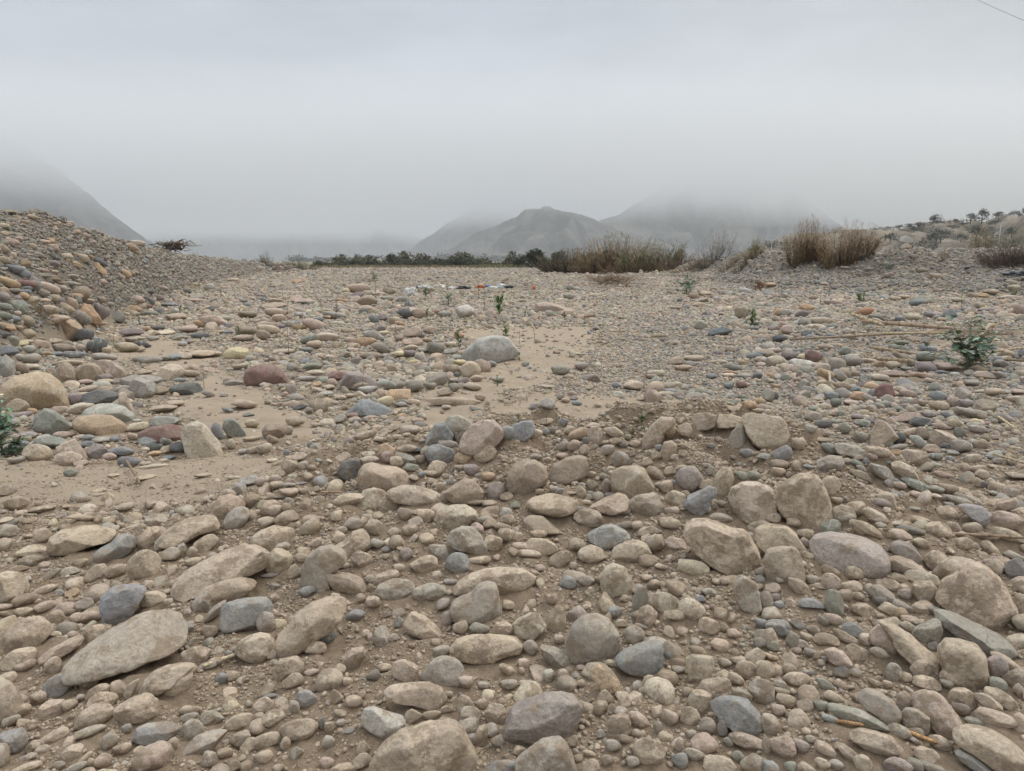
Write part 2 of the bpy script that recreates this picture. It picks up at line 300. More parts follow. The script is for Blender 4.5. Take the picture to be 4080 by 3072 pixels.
# outlines of the stones, traced tile by tile: tile name, then lines
#  "x y halfwidth halfheight rotation colour[a]" joined by ';'  or  "P colour label|short name: outline points"
TRACES = r"""
B0
P G huge grey wedge boulder with a pale worn crest, tapering to a point|huge grey wedge boulder: 405,980 440,925 560,830 700,740 850,660 960,622 1060,618 1130,640 1190,690 1205,780 1200,860 1165,930 1080,965 950,990 820,1020 640,1030 500,1045 410,1025
P B slate-blue bean-shaped stone with a bent end, lying on brown dirt|slate-blue bean stone: 605,240 640,212 720,180 770,130 830,125 870,150 872,200 840,250 760,290 690,305 640,305 610,280
P B blue-grey leaning stone tucked behind the huge grey wedge boulder|leaning blue-grey stone: 645,560 660,500 720,455 800,450 880,465 945,495 900,540 870,600 800,680 740,725 690,730 655,650
P T long tan boulder half buried in the slope, with a purple-tinged end|long buried tan boulder: 1115,480 1135,420 1220,355 1380,275 1500,215 1600,195 1680,215 1735,270 1745,340 1725,400 1660,410 1540,395 1420,400 1330,440 1240,490 1180,520 1130,515
P t pale cream wedge stone with a flat top and a dark pointed underside|cream wedge stone: 1525,840 1560,800 1620,775 1690,765 1750,785 1785,830 1760,870 1710,920 1670,960 1620,935 1570,895 1530,870
P T : 890,1170 930,1060 1000,985 1090,960 1200,970 1260,1000 1160,1040 1060,1100 1030,1150
P T dirt-caked brown rock lying low at the edge of the smooth sand|dirt-caked brown rock: 305,190 330,120 400,75 520,70 640,85 745,140 720,190 600,200 500,225 420,245 330,230
P T : 1010,160 1080,90 1180,30 1300,10 1400,20 1420,90 1300,100 1200,160 1100,200
385 1105 110 78 12 B;165 770 170 105 15 T;60 470 128 102 0 T;930 320 112 92 5 T;750 370 68 45 15 T;960 155 95 58 45 T;1105 260 62 45 0 G;975 545 105 48 -5 T
1450 500 210 85 10 T;1320 570 75 70 0 Ga;1395 630 95 32 38 G;1600 645 168 110 5 Ba;1360 760 58 45 0 P;210 300 100 36 -4 G;210 235 110 40 0 T;45 115 65 45 0 G;270 145 60 50 30 T;125 355 70 25 -3 T
630 375 85 55 10 T;455 370 62 32 0 Ga;340 385 58 28 32 G;160 560 75 40 10 K;360 670 62 50 10 T;550 585 55 42 -10 G;500 680 45 42 0 P;460 635 38 25 10 T;610 775 85 60 20 T;395 870 160 60 25 T;345 975 60 55 0 T;120 930 118 68 12 T
1270 915 100 60 -5 Pa;1150 1085 105 75 30 T;580 1100 60 40 10 T;635 1155 84 55 18 T;770 1135 55 62 0 T;850 1130 75 34 55 T;660 1205 105 55 0 T;610 1300 132 78 15 T;880 1255 145 90 -5 T;575 1410 118 45 8 G
70 1235 86 135 0 T;320 1265 105 66 5 Pa;150 1270 48 42 0 T;1010 1410 150 68 -5 B;1235 1270 72 36 -5 T;1230 1320 58 35 10 G;1370 1315 80 45 5 G;1250 1395 80 70 10 G;1550 1340 95 52 8 T;1310 1480 165 72 20 G;1555 1450 70 52 15 G
1620 1500 60 45 20 T;985 1565 130 98 0 P;1125 1495 35 42 0 T;1355 1595 52 52 0 Ga;80 1470 100 85 28 B;350 1430 100 50 10 T;470 1540 76 55 -10 T;705 1480 62 48 50 Ga;790 1530 60 38 5 P;670 1605 55 45 10 T;165 1640 110 42 0 T
380 1630 40 32 0 G;1525 1630 45 40 0 T;600 1610 36 36 0 O;500 1640 70 28 10 G;545 1590 65 22 30 T;820 1395 33 35 0 B;245 1200 50 42 0 T;1435 1065 38 38 0 B;1510 1055 40 38 0 T;520 315 50 28 10 T;1060 1045 10 10 0 T
640 150 8 8 0 G;1250 310 55 30 0 T;1330 185 90 50 20 T;1040 200 40 50 0 Ga;1245 250 35 40 0 T;1180 240 32 50 0 G;30 600 60 25 0 T;150 630 55 30 0 T;70 1340 55 40 30 G;1340 985 60 22 5 G;1390 960 55 30 0 T;520 1195 32 28 0 G;450 1240 50 40 0 T
200 1575 35 25 0 G;235 1480 40 20 0 G;960 460 40 28 0 P;1090 505 35 20 0 T;350 580 50 25 0 P;300 600 70 35 10 T;290 490 80 30 10 T;470 510 45 30 0 O;45 1070 60 45 0 T;160 980 70 40 0 P;620 500 8 8 0 T;1490 905 28 26 0 B;1460 1550 50 35 0 T
B1
P G grey-brown curved stone with a dark hollow, propped on its end|curved grey-brown stone: 290,400 295,320 340,250 410,205 480,195 560,235 580,300 510,310 460,370 450,440 480,480 400,505 320,460 288,420
P T knobbly tan block lying askew with a squared end|knobbly tan block: 500,195 600,150 620,105 690,95 730,140 725,200 650,260 600,278 540,240
P K flat brown slab with a sharp upper edge, poking out of the dirt|flat brown slab: 450,370 500,378 600,395 680,430 715,480 700,515 620,500 500,465 470,430
P G triangular grey stone sunk in dirt with one corner pointing up|sunken triangular grey stone: 1230,150 1260,100 1330,75 1400,80 1450,130 1490,200 1490,240 1400,220 1280,195
P T low tan ledge rock with a shadowed hollow under its lip|low tan ledge rock: 1280,500 1300,440 1380,380 1480,350 1600,340 1730,350 1800,400 1760,450 1680,490 1580,505 1450,510
P G dark-spotted three-cornered boulder perched on small round stones|dark-spotted three-cornered boulder: 1255,590 1270,550 1400,500 1430,455 1500,432 1550,445 1565,500 1585,600 1585,670 1550,705 1450,695 1350,690 1280,650
P T long tan bar-shaped boulder tilted like a loaf of bread|tan loaf-shaped boulder: 120,800 140,760 200,700 250,620 350,560 450,530 540,530 575,560 570,610 520,680 440,740 370,780 330,830 260,860 190,895 145,895 125,860
P T tan bone-shaped stone tapering into the dirt|bone-shaped tan stone: 955,690 1000,630 1080,670 1150,730 1215,800 1100,790 980,740
P P pinkish leaf-shaped stone standing on its edge among crumbs|pink leaf-shaped stone: 545,980 560,900 620,860 690,858 705,910 660,970 590,1005
P P pinkish angular stone with a dirt-filled dent on top|dented pink stone: 880,950 950,940 1045,990 1035,1080 970,1075 880,1030
P T wide flat-topped tan stone sunk flush with the dirt|wide flat-topped tan stone: 1255,860 1300,800 1400,775 1560,785 1680,800 1715,840 1700,890 1600,905 1520,950 1400,945 1270,915
P T long tan loaf-like stone with a dark underside, shaped like a slug|slug-shaped tan stone: 830,1115 870,1090 980,1085 1120,1090 1200,1130 1228,1190 1200,1250 1150,1245 1000,1190 880,1165 840,1140
P g pale grey smooth stone with a blunt tilted end|pale grey blunt stone: 680,1290 700,1250 750,1245 830,1285 960,1340 950,1380 860,1430 800,1435 740,1380 690,1340
P T huge flat tan boulder with blotchy stains, cut by the photo's lower edge|huge blotchy tan boulder: 735,1640 745,1560 790,1480 870,1410 960,1360 1100,1330 1240,1320 1300,1350 1350,1420 1390,1520 1430,1620 1440,1700 1100,1750 740,1700
140 300 95 78 28 T;110 150 142 78 0 T;245 375 48 55 0 T;770 85 78 45 -25 G;625 65 66 40 -5 G;890 125 43 38 10 T;990 105 56 38 0 T;1030 55 50 38 0 G;780 190 58 36 0 g;840 228 36 22 0 B
840 405 82 42 15 T;890 485 132 66 12 G;1120 500 113 55 8 G;970 265 46 48 0 V;1080 320 90 55 10 T;1180 245 72 45 -22 g;1300 310 76 64 0 B;1530 185 60 52 0 T;1225 30 80 46 0 T;1470 40 60 30 5 G
1320 740 52 50 0 T;1445 740 72 42 0 N;1595 745 70 50 -5 T;1235 680 42 55 -15 V;435 790 82 52 10 B;325 505 55 38 8 B;640 655 62 38 0 B;805 790 55 68 0 G;915 705 28 38 0 Ba;755 570 48 38 0 P;675 550 32 35 0 T;735 485 25 32 0 G
1195 890 64 38 5 G;1205 1010 145 94 5 G;200 1000 108 78 22 T;235 1080 68 45 10 T;350 1030 50 26 5 P;470 1045 42 28 0 P;755 1055 48 36 30 D;1350 1095 56 42 0 P;320 1195 72 55 -20 B;110 1320 80 54 0 t;270 1390 126 66 -3 T;425 1360 40 46 0 D
240 1250 35 46 20 G;515 1185 40 56 20 t;630 1215 56 40 0 T;1010 1310 60 50 20 T;1385 1295 65 52 0 G;1370 1370 68 55 0 G;1340 1230 66 62 30 T;1460 1235 36 36 0 P;1550 1290 76 68 20 P;60 1460 92 50 12 T;1395 1460 50 38 0 V;1455 1440 40 68 -10 T
1570 1470 56 42 0 G;690 1515 46 46 0 T;680 1600 64 45 15 T;450 1610 50 38 0 P;465 1480 42 38 -30 g;40 1580 62 45 5 T;260 1545 45 38 20 g;140 1650 40 30 0 T;560 1655 90 45 0 T;1600 1640 110 48 5 B;60 700 62 70 15 G;100 905 38 42 0 T
40 1240 70 55 15 P;80 1185 48 22 0 B;60 1140 60 35 20 T;1240 1175 30 25 0 G;1230 1265 45 25 0 K;1130 1300 65 28 10 T;690 1240 8 8 0 T;890 800 38 28 0 G;840 650 25 25 0 G;640 1385 8 8 0 T;600 1400 36 20 0 B;545 1355 32 24 0 G;690 1370 34 16 0 P
470 1390 36 40 0 T;185 1490 35 45 0 T;490 400 35 15 0 T;1620 40 50 40 0 t;1590 80 60 30 0 T;1620 140 60 50 0 T;380 190 45 30 30 P;545 110 42 30 20 T;680 290 75 50 -20 P;560 335 50 20 0 T;170 215 50 30 0 G;60 55 60 40 0 T;200 30 80 40 30 K;290 280 45 30 0 T;925 350 38 28 0 T
1440 300 80 30 0 T;90 395 60 20 0 V;380 870 70 40 0 T;1470 1110 45 25 0 G;1620 1010 60 30 -30 T;1630 1105 60 35 0 G;1620 590 50 30 0 T;1255 440 45 20 0 V;855 870 8 8 0 G;1000 860 24 22 0 P;825 1000 50 30 0 T;590 1085 35 28 0 T
B2
P V purple-grey speckled boulder lying flat, unlike any other stone here|speckled purple boulder: -50,1330 0,1235 100,1195 220,1150 330,1145 400,1165 440,1220 420,1290 380,1340 340,1400 250,1450 150,1455 60,1480 -30,1440 -55,1390
P G peaked grey-tan boulder right in front of the speckled purple one|peaked grey-tan boulder: 10,1600 60,1550 180,1460 290,1435 340,1470 380,1560 400,1670 200,1720 20,1670
P G big mottled grey-tan boulder with a rounded, scarred top|big scarred mottled boulder: 335,880 345,780 390,700 450,650 540,640 610,670 670,750 695,850 670,920 600,945 480,940 420,950 350,920
P B pointed blue-grey stone with smooth faces and a sharp corner|pointed blue-grey stone: 660,945 690,915 800,855 900,815 950,812 965,850 965,980 940,1045 860,1045 740,1015 680,985
P T big flat heart-shaped tan boulder leaning up out of the slope|heart-shaped tan boulder: 1105,120 1110,70 1160,35 1250,25 1340,50 1420,75 1490,70 1530,110 1560,160 1590,230 1580,300 1540,340 1490,370 1400,345 1280,290 1180,220
P t pale dusty dome of stone with dirt creeping up its foot|pale dusty dome stone: 555,400 590,340 640,315 710,335 760,400 775,460 740,510 680,500 620,540 570,480
P B blue-speckled flat-topped stone, broken at the corners|blue-speckled broken stone: 480,130 560,80 640,65 720,100 750,140 680,170 600,220 540,180 490,165
P T : 625,290 640,230 720,180 800,165 860,190 890,240 850,300 700,310
P K dark brown angular rock jutting from the dirt beside an oval tan one|dark brown jutting rock: 65,30 100,5 180,10 250,70 300,110 230,120 120,115 75,90
P N upright greenish-grey stone standing like a tooth|greenish tooth-like stone: 765,620 770,540 800,465 850,465 870,520 865,600 820,630
P G brown-grey arrowhead stone with its tip to one side|arrowhead stone: 170,845 260,860 350,910 385,960 380,995 300,990 210,960 185,900
P T squarish tan stone with dirty corners and a narrow foot|squarish tan stone: 1115,930 1150,905 1280,905 1295,960 1275,1060 1210,1090 1140,1060
P B blue-green slab with tan staining and a chipped rim|blue-green chipped slab: 1280,1250 1330,1200 1420,1175 1520,1190 1600,1290 1610,1360 1560,1430 1470,1400 1380,1350 1330,1310
P O yellowish stone half covered by dirt, with a brown saddle mark|yellowish half-covered stone: 490,1010 550,970 620,990 680,1070 695,1140 650,1170 570,1120 540,1060
P G : 1420,450 1490,400 1560,430 1590,500 1605,600 1570,640 1500,600 1440,540
1045 195 85 50 -3 Pa;1165 340 102 50 -6 t;865 160 42 30 0 T;475 35 92 44 0 T;405 205 56 50 0 T;500 255 85 58 0 T;300 290 82 50 25 K;175 205 110 50 -5 T;100 260 78 28 -5 T;45 210 58 28 0 T;155 130 62 30 0 T;25 155 36 38 0 T
345 445 55 45 0 B;465 430 60 38 5 g;245 550 42 38 0 T;970 570 96 66 -10 t;1155 610 90 68 -20 t;1040 655 70 35 -5 T;860 660 72 66 35 T;100 725 112 84 22 t;275 690 62 92 0 T;655 640 48 40 0 B;780 780 74 56 -25 G;1265 720 70 55 0 T;105 865 55 55 0 G
-5 860 50 58 0 T;1510 1010 76 62 -20 P;1300 1130 112 70 22 P;1205 1210 78 76 0 T;1475 1170 76 46 -15 N;1605 1145 88 76 -30 G;225 1050 42 42 0 g;320 1050 38 44 0 T;885 1090 55 50 0 Ta;1145 1305 68 58 -20 T;680 1370 88 66 48 T;810 1335 80 44 -38 P
1005 1325 58 48 -20 Pa;875 1530 106 82 -10 T;640 1505 56 42 -10 G;790 1425 40 32 0 G;1505 1470 112 56 -14 P;1170 1555 70 36 0 G;1335 1620 106 62 0 T;1540 1620 72 70 0 G;1075 1600 52 54 0 B;720 1465 44 30 -15 G;490 1555 50 22 -20 T;1255 1380 52 56 -10 G
1640 1370 52 72 0 G;500 1640 60 50 0 T;770 1610 46 40 0 G;1350 1395 32 55 15 Da;1450 1570 42 40 0 N;1640 1500 32 58 0 T;1630 560 50 62 0 G;1590 840 40 42 0 B;1625 795 72 50 -10 G;1600 715 40 35 0 B;1630 1010 60 60 0 T;1390 1480 40 30 -20 N
560 1260 45 52 -20 T;590 1190 48 48 -30 T;720 1230 40 25 0 T;635 1270 28 35 0 G;565 1425 35 32 0 g;385 1475 32 38 0 T;35 1540 50 32 0 T;1150 1430 38 32 0 G;930 1385 30 42 0 G;60 985 8 8 0 T;945 1340 8 8 0 G;850 875 8 8 0 T;1440 1075 60 38 -30 T;1455 950 48 32 0 T
1365 960 45 28 0 G;1065 1010 48 28 0 G;860 415 42 25 0 T;910 460 50 38 0 T;955 340 45 22 0 T;1265 505 48 30 0 g;1210 550 36 25 0 B;1365 440 34 28 0 T;1420 780 40 34 0 P;725 550 40 22 0 t;1250 320 40 40 0 K;880 110 80 35 10 T;800 75 40 30 0 T;720 75 60 28 10 V;170 355 36 28 0 P;295 815 36 34 0 P
1620 375 60 38 10 G;1590 75 80 40 0 t;1620 150 45 60 0 T;590 50 8 8 0 G;1010 60 70 40 0 T;440 1000 38 22 0 T;640 970 60 28 0 t;1070 1500 28 45 0 P;600 1600 40 40 0 G;1500 600 8 8 0 T;705 710 50 30 -10 T;820 730 50 25 0 B;540 950 50 20 0 T
B3
P M big smooth grey-mauve oval boulder with dark stains, set in the slope|big smooth mauve-grey boulder: 280,200 310,145 400,115 520,112 640,125 730,165 790,230 800,290 760,360 660,375 600,370 560,350 480,385 380,350 300,300
P T huge tan three-sided boulder with an orange-tinged peak|huge three-sided tan boulder: 1100,530 1130,460 1230,370 1300,300 1380,305 1480,370 1550,470 1610,560 1635,640 1600,700 1520,722 1400,700 1280,660 1150,620 1105,580
P T round-backed tan boulder mostly hidden behind the huge three-sided one|hidden round-backed boulder: 1080,370 1130,310 1200,275 1320,272 1410,300 1400,350 1300,380 1230,420 1130,445 1090,420
P T : 770,290 830,268 940,290 1025,345 960,375 830,378 775,360
P T upright blocky tan rock coated in dry mud|upright mud-coated block: -20,300 0,235 80,210 185,205 225,280 245,380 240,450 130,450 10,430
P T : -90,180 -80,100 0,60 110,60 180,110 270,240 280,310 230,320 190,260 80,245 0,250 -60,200
P P rounded six-sided pinkish stone wedged against a long tan one|six-sided pinkish stone: 665,770 720,710 790,712 860,790 860,860 820,905 740,860 680,830
P T long coarse tan rock running downhill with a knobbed lower end|long knobbed tan rock: 720,680 800,690 920,760 1010,840 1100,910 1125,970 1085,1000 1010,980 930,920 860,860 830,780
P N long blue-grey ridge of rock lying beneath the huge three-sided boulder|long blue-grey ridge rock: 1090,620 1150,615 1260,680 1380,740 1560,800 1620,870 1560,900 1430,890 1380,830 1240,790 1130,710
P T smooth rounded-square tan boulder resting above a dark gap|smooth rounded-square boulder: 1108,880 1140,820 1230,800 1340,810 1400,870 1420,960 1450,1050 1420,1100 1320,1120 1230,1100 1150,1010 1115,940
P P : 375,890 420,862 490,880 550,950 555,990 480,990 410,960
P G broad grey-tan stone with a round dark spot near its top|round-spotted grey-tan stone: 590,1180 640,1125 720,1130 820,1180 870,1250 850,1340 800,1355 720,1290 620,1230
P N rough greenish slab with ragged steps along its lower edge|ragged greenish slab: 400,1230 480,1225 620,1230 720,1290 790,1350 700,1370 560,1380 460,1330 410,1290
P P large oblong pinkish-tan boulder sloping towards the camera|oblong pinkish boulder: 945,1200 980,1150 1060,1135 1130,1160 1200,1240 1290,1370 1230,1440 1120,1410 1050,1330 960,1260
P G grey stone with a dark hollow across its upper side|hollow-topped grey stone: 865,1310 900,1260 970,1250 1050,1290 1055,1370 1010,1440 910,1390
P T wide low tan boulder beside a dry orange straw|wide tan boulder by straw: 535,1450 590,1400 700,1385 820,1400 880,1480 850,1550 760,1560 650,1540 560,1490
P T very large smooth tan boulder filling the lower corner of the photo|very large smooth corner boulder: 1210,1470 1260,1400 1350,1360 1450,1360 1580,1420 1670,1500 1740,1600 1740,1680 1500,1670 1400,1600 1300,1550 1220,1520
P B smooth blue-grey wedge lying in front of the very large smooth boulder|smooth blue wedge: 1220,1560 1240,1515 1320,1530 1400,1600 1480,1680 1350,1680 1250,1620
1622 360 82 76 0 D;1640 470 42 52 0 T;1480 345 70 56 0 T;900 240 106 64 -25 V;1095 300 82 68 0 T;1010 415 120 55 -3 t;1283 200 55 50 0 T;1020 500 82 70 -15 Ta;790 460 76 40 -5 Pa;745 515 96 52 -22 G;895 520 46 40 0 G
415 435 66 55 0 P;565 390 60 50 -20 Ta;410 370 60 35 -10 T;435 580 62 96 10 N;210 470 85 38 -38 K;290 580 85 36 0 B;540 480 78 50 10 T;730 575 48 42 0 D;620 620 76 46 0 T;790 620 68 40 -5 T;880 600 76 45 -20 G;1015 600 80 42 0 T
1040 760 98 86 -10 N;1175 770 80 45 -15 V;995 995 70 66 0 T;820 1022 60 60 0 g;1035 1090 95 48 0 T;1180 1070 60 44 -25 T;890 1060 46 38 0 T;580 900 76 60 -20 T;425 680 58 38 -15 P;385 810 86 42 0 P;70 730 86 50 0 B;560 750 78 50 -20 B
160 820 42 54 0 N;485 1025 48 38 0 D;480 1110 46 40 0 T;380 1105 56 32 -15 N;20 805 52 68 0 T;1120 640 90 30 -15 N;700 840 45 25 -40 D;730 900 60 35 -20 t;520 800 100 30 -20 T;890 1210 50 64 0 T;1270 1200 96 76 -20 T;1430 1210 100 48 -15 T
1480 1310 150 62 0 P;1255 1265 56 42 -10 V;1520 1190 120 60 -25 T;1035 1560 84 58 0 T;850 1630 96 58 0 V;1060 1645 90 34 -5 N;960 1630 52 42 0 N;105 1505 88 72 -10 Pa;380 1530 72 40 -20 T;540 1545 110 42 -32 K;250 1240 52 42 0 P;70 1270 48 38 0 P
120 1210 62 48 -20 T;350 1245 52 38 0 N;430 1185 62 40 0 T;20 1360 66 72 0 G;860 1400 82 45 -10 G;1490 985 78 72 -30 V;1610 1060 90 60 10 G;1640 585 55 75 0 T;1340 1350 56 30 0 N;1640 1350 72 64 0 T;1130 1480 82 48 -15 T;960 1430 55 50 0 G;620 1610 62 55 0 T
360 1615 50 34 0 T;445 1625 50 34 0 g;20 1650 60 60 0 B;150 1640 40 40 0 N;260 1650 60 40 0 T;415 1330 60 25 -5 B;285 1465 36 30 0 G;210 1510 60 45 -10 V;1500 1110 55 48 0 N;1160 1110 45 35 0 G;1640 1150 40 50 0 P;1560 950 120 40 -25 T
1330 95 60 40 10 T;30 20 60 40 0 T;830 130 110 40 -3 P;930 105 90 28 -5 D;1110 100 90 52 -10 T;400 90 85 50 25 N;510 30 60 40 10 G;640 90 110 45 -20 T;250 130 55 38 0 T;1600 270 60 32 0 g;1500 290 45 20 0 V;1375 130 50 28 0 P;1450 145 50 20 -5 P;850 70 60 25 0 T;710 25 60 30 0 P
1560 130 130 45 -10 T;1550 40 130 48 -5 T;1370 35 55 28 0 G;960 40 65 22 10 T;180 60 36 30 0 T;250 190 40 40 0 G;670 385 50 32 0 N;740 370 22 16 0 V;850 415 60 28 0 T;290 430 45 36 0 G;90 430 36 24 0 G;80 590 34 26 0 B;50 540 36 30 0 V
360 470 60 22 -5 T;40 480 50 35 0 P;510 530 50 40 0 K;590 540 40 35 0 T;870 650 40 42 0 O;930 690 60 30 0 P;930 740 70 38 -10 T;1080 860 34 34 0 D;860 940 8 8 0 T;300 750 45 35 0 G;200 715 50 30 -30 B;370 700 40 32 -20 N;260 800 50 25 -20 T;30 850 48 40 0 N
230 845 50 32 0 G;290 905 52 28 -10 N;190 885 36 24 0 P;100 1110 60 28 -25 G;30 1020 40 38 0 T;150 1010 45 40 0 T;90 1160 55 30 0 G;270 1030 40 20 10 B;350 970 28 28 0 T;380 945 34 20 -10 V;20 930 50 22 -10 O;740 900 40 40 0 T;780 1110 32 28 0 T;700 1100 34 28 -20 T
M0
P s huge round sandy-orange boulder with a gritty surface by the frame edge|huge gritty sandy boulder: 0,310 30,250 150,195 330,168 450,195 530,260 570,330 588,420 575,490 480,500 300,490 120,470 -60,430 -80,340
P N dark olive teardrop boulder resting on gravel|dark olive teardrop boulder: 290,610 310,540 400,488 480,510 550,570 607,640 560,680 440,708 350,690 300,650
P o pitted ochre spindle-shaped boulder lying sideways|pitted ochre spindle boulder: 625,580 680,545 820,537 960,560 1060,620 1090,660 1050,705 960,720 820,705 700,675 635,620
P g pitted pale grey rock with deep notches, behind the ochre spindle|notched pale grey rock: 695,520 740,480 850,445 980,450 1080,480 1150,540 1155,570 1080,605 960,560 820,540 700,550
P D dark charcoal rock with a green sprig growing before it|dark rock with sprig: 665,420 720,360 840,325 960,345 1025,380 1000,430 900,445 700,445
P t slim cream stone leaning upright beside the dark charcoal rock|slim cream leaning stone: 1020,420 1030,355 1080,350 1110,400 1150,490 1160,515 1080,470
P P pale pink boulder with a cracked side, in the row of brown rocks|cracked pale pink boulder: 820,100 860,70 960,75 1060,140 1090,190 1040,240 960,220 880,150
P R dull maroon slab lying flat against the white and orange boulder|dull maroon slab: 1185,720 1200,670 1300,635 1480,625 1560,650 1570,720 1560,775 1450,775 1380,745 1250,740
P t upright white and orange boulder with a dark smudge on its face|white and orange boulder: 1560,720 1575,640 1650,605 1720,602 1790,640 1860,730 1910,800 1915,870 1880,900 1750,900 1630,910 1590,830
P N olive-grey angular rock standing alone on pale sand|lone olive angular rock: 1915,640 1930,580 2000,568 2060,610 2112,690 2100,735 2020,725 1950,690
P P peach block with flat faces, pushed into the sand|flat-faced peach block: 482,800 560,770 660,752 710,820 750,890 740,920 650,890 500,840
P T brown-tan domed boulder behind a leaning grey oval stone|brown-tan domed boulder: 1812,1400 1830,1300 1900,1240 1980,1228 2060,1260 2110,1320 1990,1390 1900,1450 1820,1430
1230 310 115 90 0 g;1210 250 185 50 0 G;1085 345 96 55 -15 G;545 180 102 90 -5 K;765 180 120 84 0 K;1470 175 125 68 5 t;1600 320 145 54 -3 Da;60 130 75 105 10 ga;180 145 60 55 0 K;275 65 76 48 0 G;160 55 50 36 0 g
1420 595 140 42 0 N;1872 690 45 80 20 B;1290 765 92 52 5 Ba;1330 825 70 38 -3 D;1425 775 48 38 10 N;1530 825 70 52 -10 D;1330 880 58 25 0 O;430 780 150 55 0 N;200 725 112 32 0 V;150 810 92 42 0 B;320 870 130 75 -5 T;590 920 125 60 -5 t
840 855 92 62 -12 V;1040 860 105 42 -3 B;940 905 58 38 0 P;1110 950 92 50 -5 Ba;560 715 90 34 0 P;880 765 80 30 0 G;60 630 100 46 0 G;140 940 72 30 5 G;613 1045 60 38 0 Na;60 1200 78 54 -5 G;155 1300 122 52 -8 T;365 1355 105 30 0 T;1070 1340 80 38 0 T
2030 1425 125 78 30 g;1350 1450 106 62 -5 Ga;2150 1110 82 40 0 g;625 410 70 55 0 V;150 460 105 56 -5 K;520 505 68 40 5 T;685 490 105 48 8 t;1400 490 120 32 0 T;1510 450 76 30 0 T;1390 335 60 40 0 T;870 180 8 8 0 G;745 325 88 26 8 t;740 262 55 22 0 P
910 262 70 26 0 T;910 225 55 35 0 V;640 530 8 8 0 T;480 265 8 8 0 T;600 100 130 30 -3 T;285 135 50 28 0 t;1545 245 60 22 0 B;1640 190 80 30 -5 T;1250 175 60 25 0 T;150 555 120 30 5 V;270 510 45 25 -20 O;750 740 60 28 0 B;750 800 55 30 0 B
1145 735 50 30 -20 T;985 760 38 30 0 B;1440 845 60 38 0 T;1250 850 38 28 0 t;1840 765 8 8 0 B;1985 800 40 48 10 t;1320 985 120 18 0 t;1250 965 45 22 0 t;1410 940 40 18 0 t;1450 915 60 22 0 B;975 1065 50 18 0 T;850 1195 60 18 0 t;190 1395 55 30 0 T
850 1235 50 14 0 K;1490 1395 45 30 0 B;1700 1450 150 45 8 T;700 1430 120 30 -10 T;40 1450 70 22 0 t;1750 1070 80 18 0 T;2000 1085 80 18 -5 t;1790 365 60 32 -10 G;1925 375 35 20 0 G;2100 450 110 45 0 P;2010 270 80 26 -3 g;2075 130 80 26 8 t
1960 505 50 20 -20 B;2140 540 50 20 0 N;2170 620 60 38 0 T;2170 755 80 22 5 T;1830 15 80 25 0 T;900 50 100 35 -10 G;1260 75 120 32 0 G;1590 40 60 30 0 t;2030 30 110 42 0 y;80 780 8 8 0 V;410 20 45 20 -10 O;510 20 50 22 0 B;640 25 90 30 -5 B
1500 50 60 28 0 B;1420 60 45 22 0 N;700 960 60 25 0 T;380 735 55 22 0 g;80 700 70 30 5 G;680 740 50 25 0 T;1175 650 100 36 8 t;1180 600 40 22 0 g;2100 860 50 22 0 G;2180 850 60 30 8 t;575 1335 38 16 0 O;1260 1080 90 20 0 T;110 1480 60 30 25 N;240 760 32 26 0 K
M1
P R dark red rounded boulder, the reddest and smoothest in the sand|dark red boulder: -110,200 -90,150 -20,115 80,108 170,125 240,190 272,260 250,285 120,270 -60,255 -110,240
P V dark purple-brown block with slanting faces in the middle of the bed|dark purple-brown block: 705,315 720,260 770,165 860,175 970,215 1030,265 1030,300 920,300 850,290 780,315
P O ochre brick-like stone, the most orange block mid-bed|ochre brick-like stone: 1105,350 1150,322 1320,322 1325,400 1280,420 1180,415
P B blue-grey pyramid-shaped rock with dark cracks, set in gravel|blue-grey pyramid rock: 770,545 820,480 900,410 960,412 1060,450 1150,500 1165,545 1000,545 850,545
P P pinkish-brown boulder with a pale rim, on the mound crest|pinkish-brown crest boulder: 1740,790 1770,720 1840,630 1940,585 2040,595 2110,660 2115,720 2050,790 1960,850 1860,862 1760,840
P g mottled grey-green rock leaning behind the pinkish-brown crest boulder|mottled grey-green leaning rock: 1615,610 1660,555 1740,545 1810,580 1850,620 1800,680 1770,780 1720,740 1680,660
P B dark blue-grey jagged rock sloping down to the sand|sloping jagged blue rock: 1445,790 1470,720 1540,620 1620,610 1690,700 1680,750 1560,790 1470,815
P O small orange triangular stone on top of a maroon one|small orange triangular stone: 1045,870 1060,800 1120,788 1190,840 1150,880
P D charcoal boulder with a flaking lower side at the edge of the sand|flaking charcoal boulder: 690,1010 730,950 810,915 880,930 908,975 880,1050 860,1105 800,1118 740,1070 700,1040
P T big saddle-backed tan boulder beside the flaking charcoal one|saddle-backed tan boulder: 875,1080 880,1020 930,965 1000,955 1080,985 1200,1000 1280,1040 1320,1100 1320,1140 1200,1180 1080,1180 960,1190 890,1160
P T : 835,1340 860,1260 920,1190 1010,1168 1090,1200 1130,1250 1060,1270 1040,1370 950,1385 860,1370
P K brown tent-shaped boulder set in the crumbly mound|brown tent-shaped boulder: 1610,1200 1700,1140 1780,1090 1860,1100 1945,1190 1930,1240 1840,1290 1720,1300 1660,1260
P t pale tan turtle-backed boulder with clods of dirt on top|turtle-backed pale boulder: 1525,1420 1560,1350 1680,1315 1800,1315 1880,1370 1900,1430 1800,1470 1680,1510 1540,1480
685 210 72 42 0 R;885 300 76 35 8 K;955 330 88 36 0 g;1110 280 86 48 0 g;1105 430 72 45 10 y;1355 300 80 55 -5 G;1495 300 50 32 0 G;545 465 92 62 -8 K;715 580 60 38 10 g;150 680 105 65 0 K;330 605 82 44 -5 T;270 680 40 42 0 G
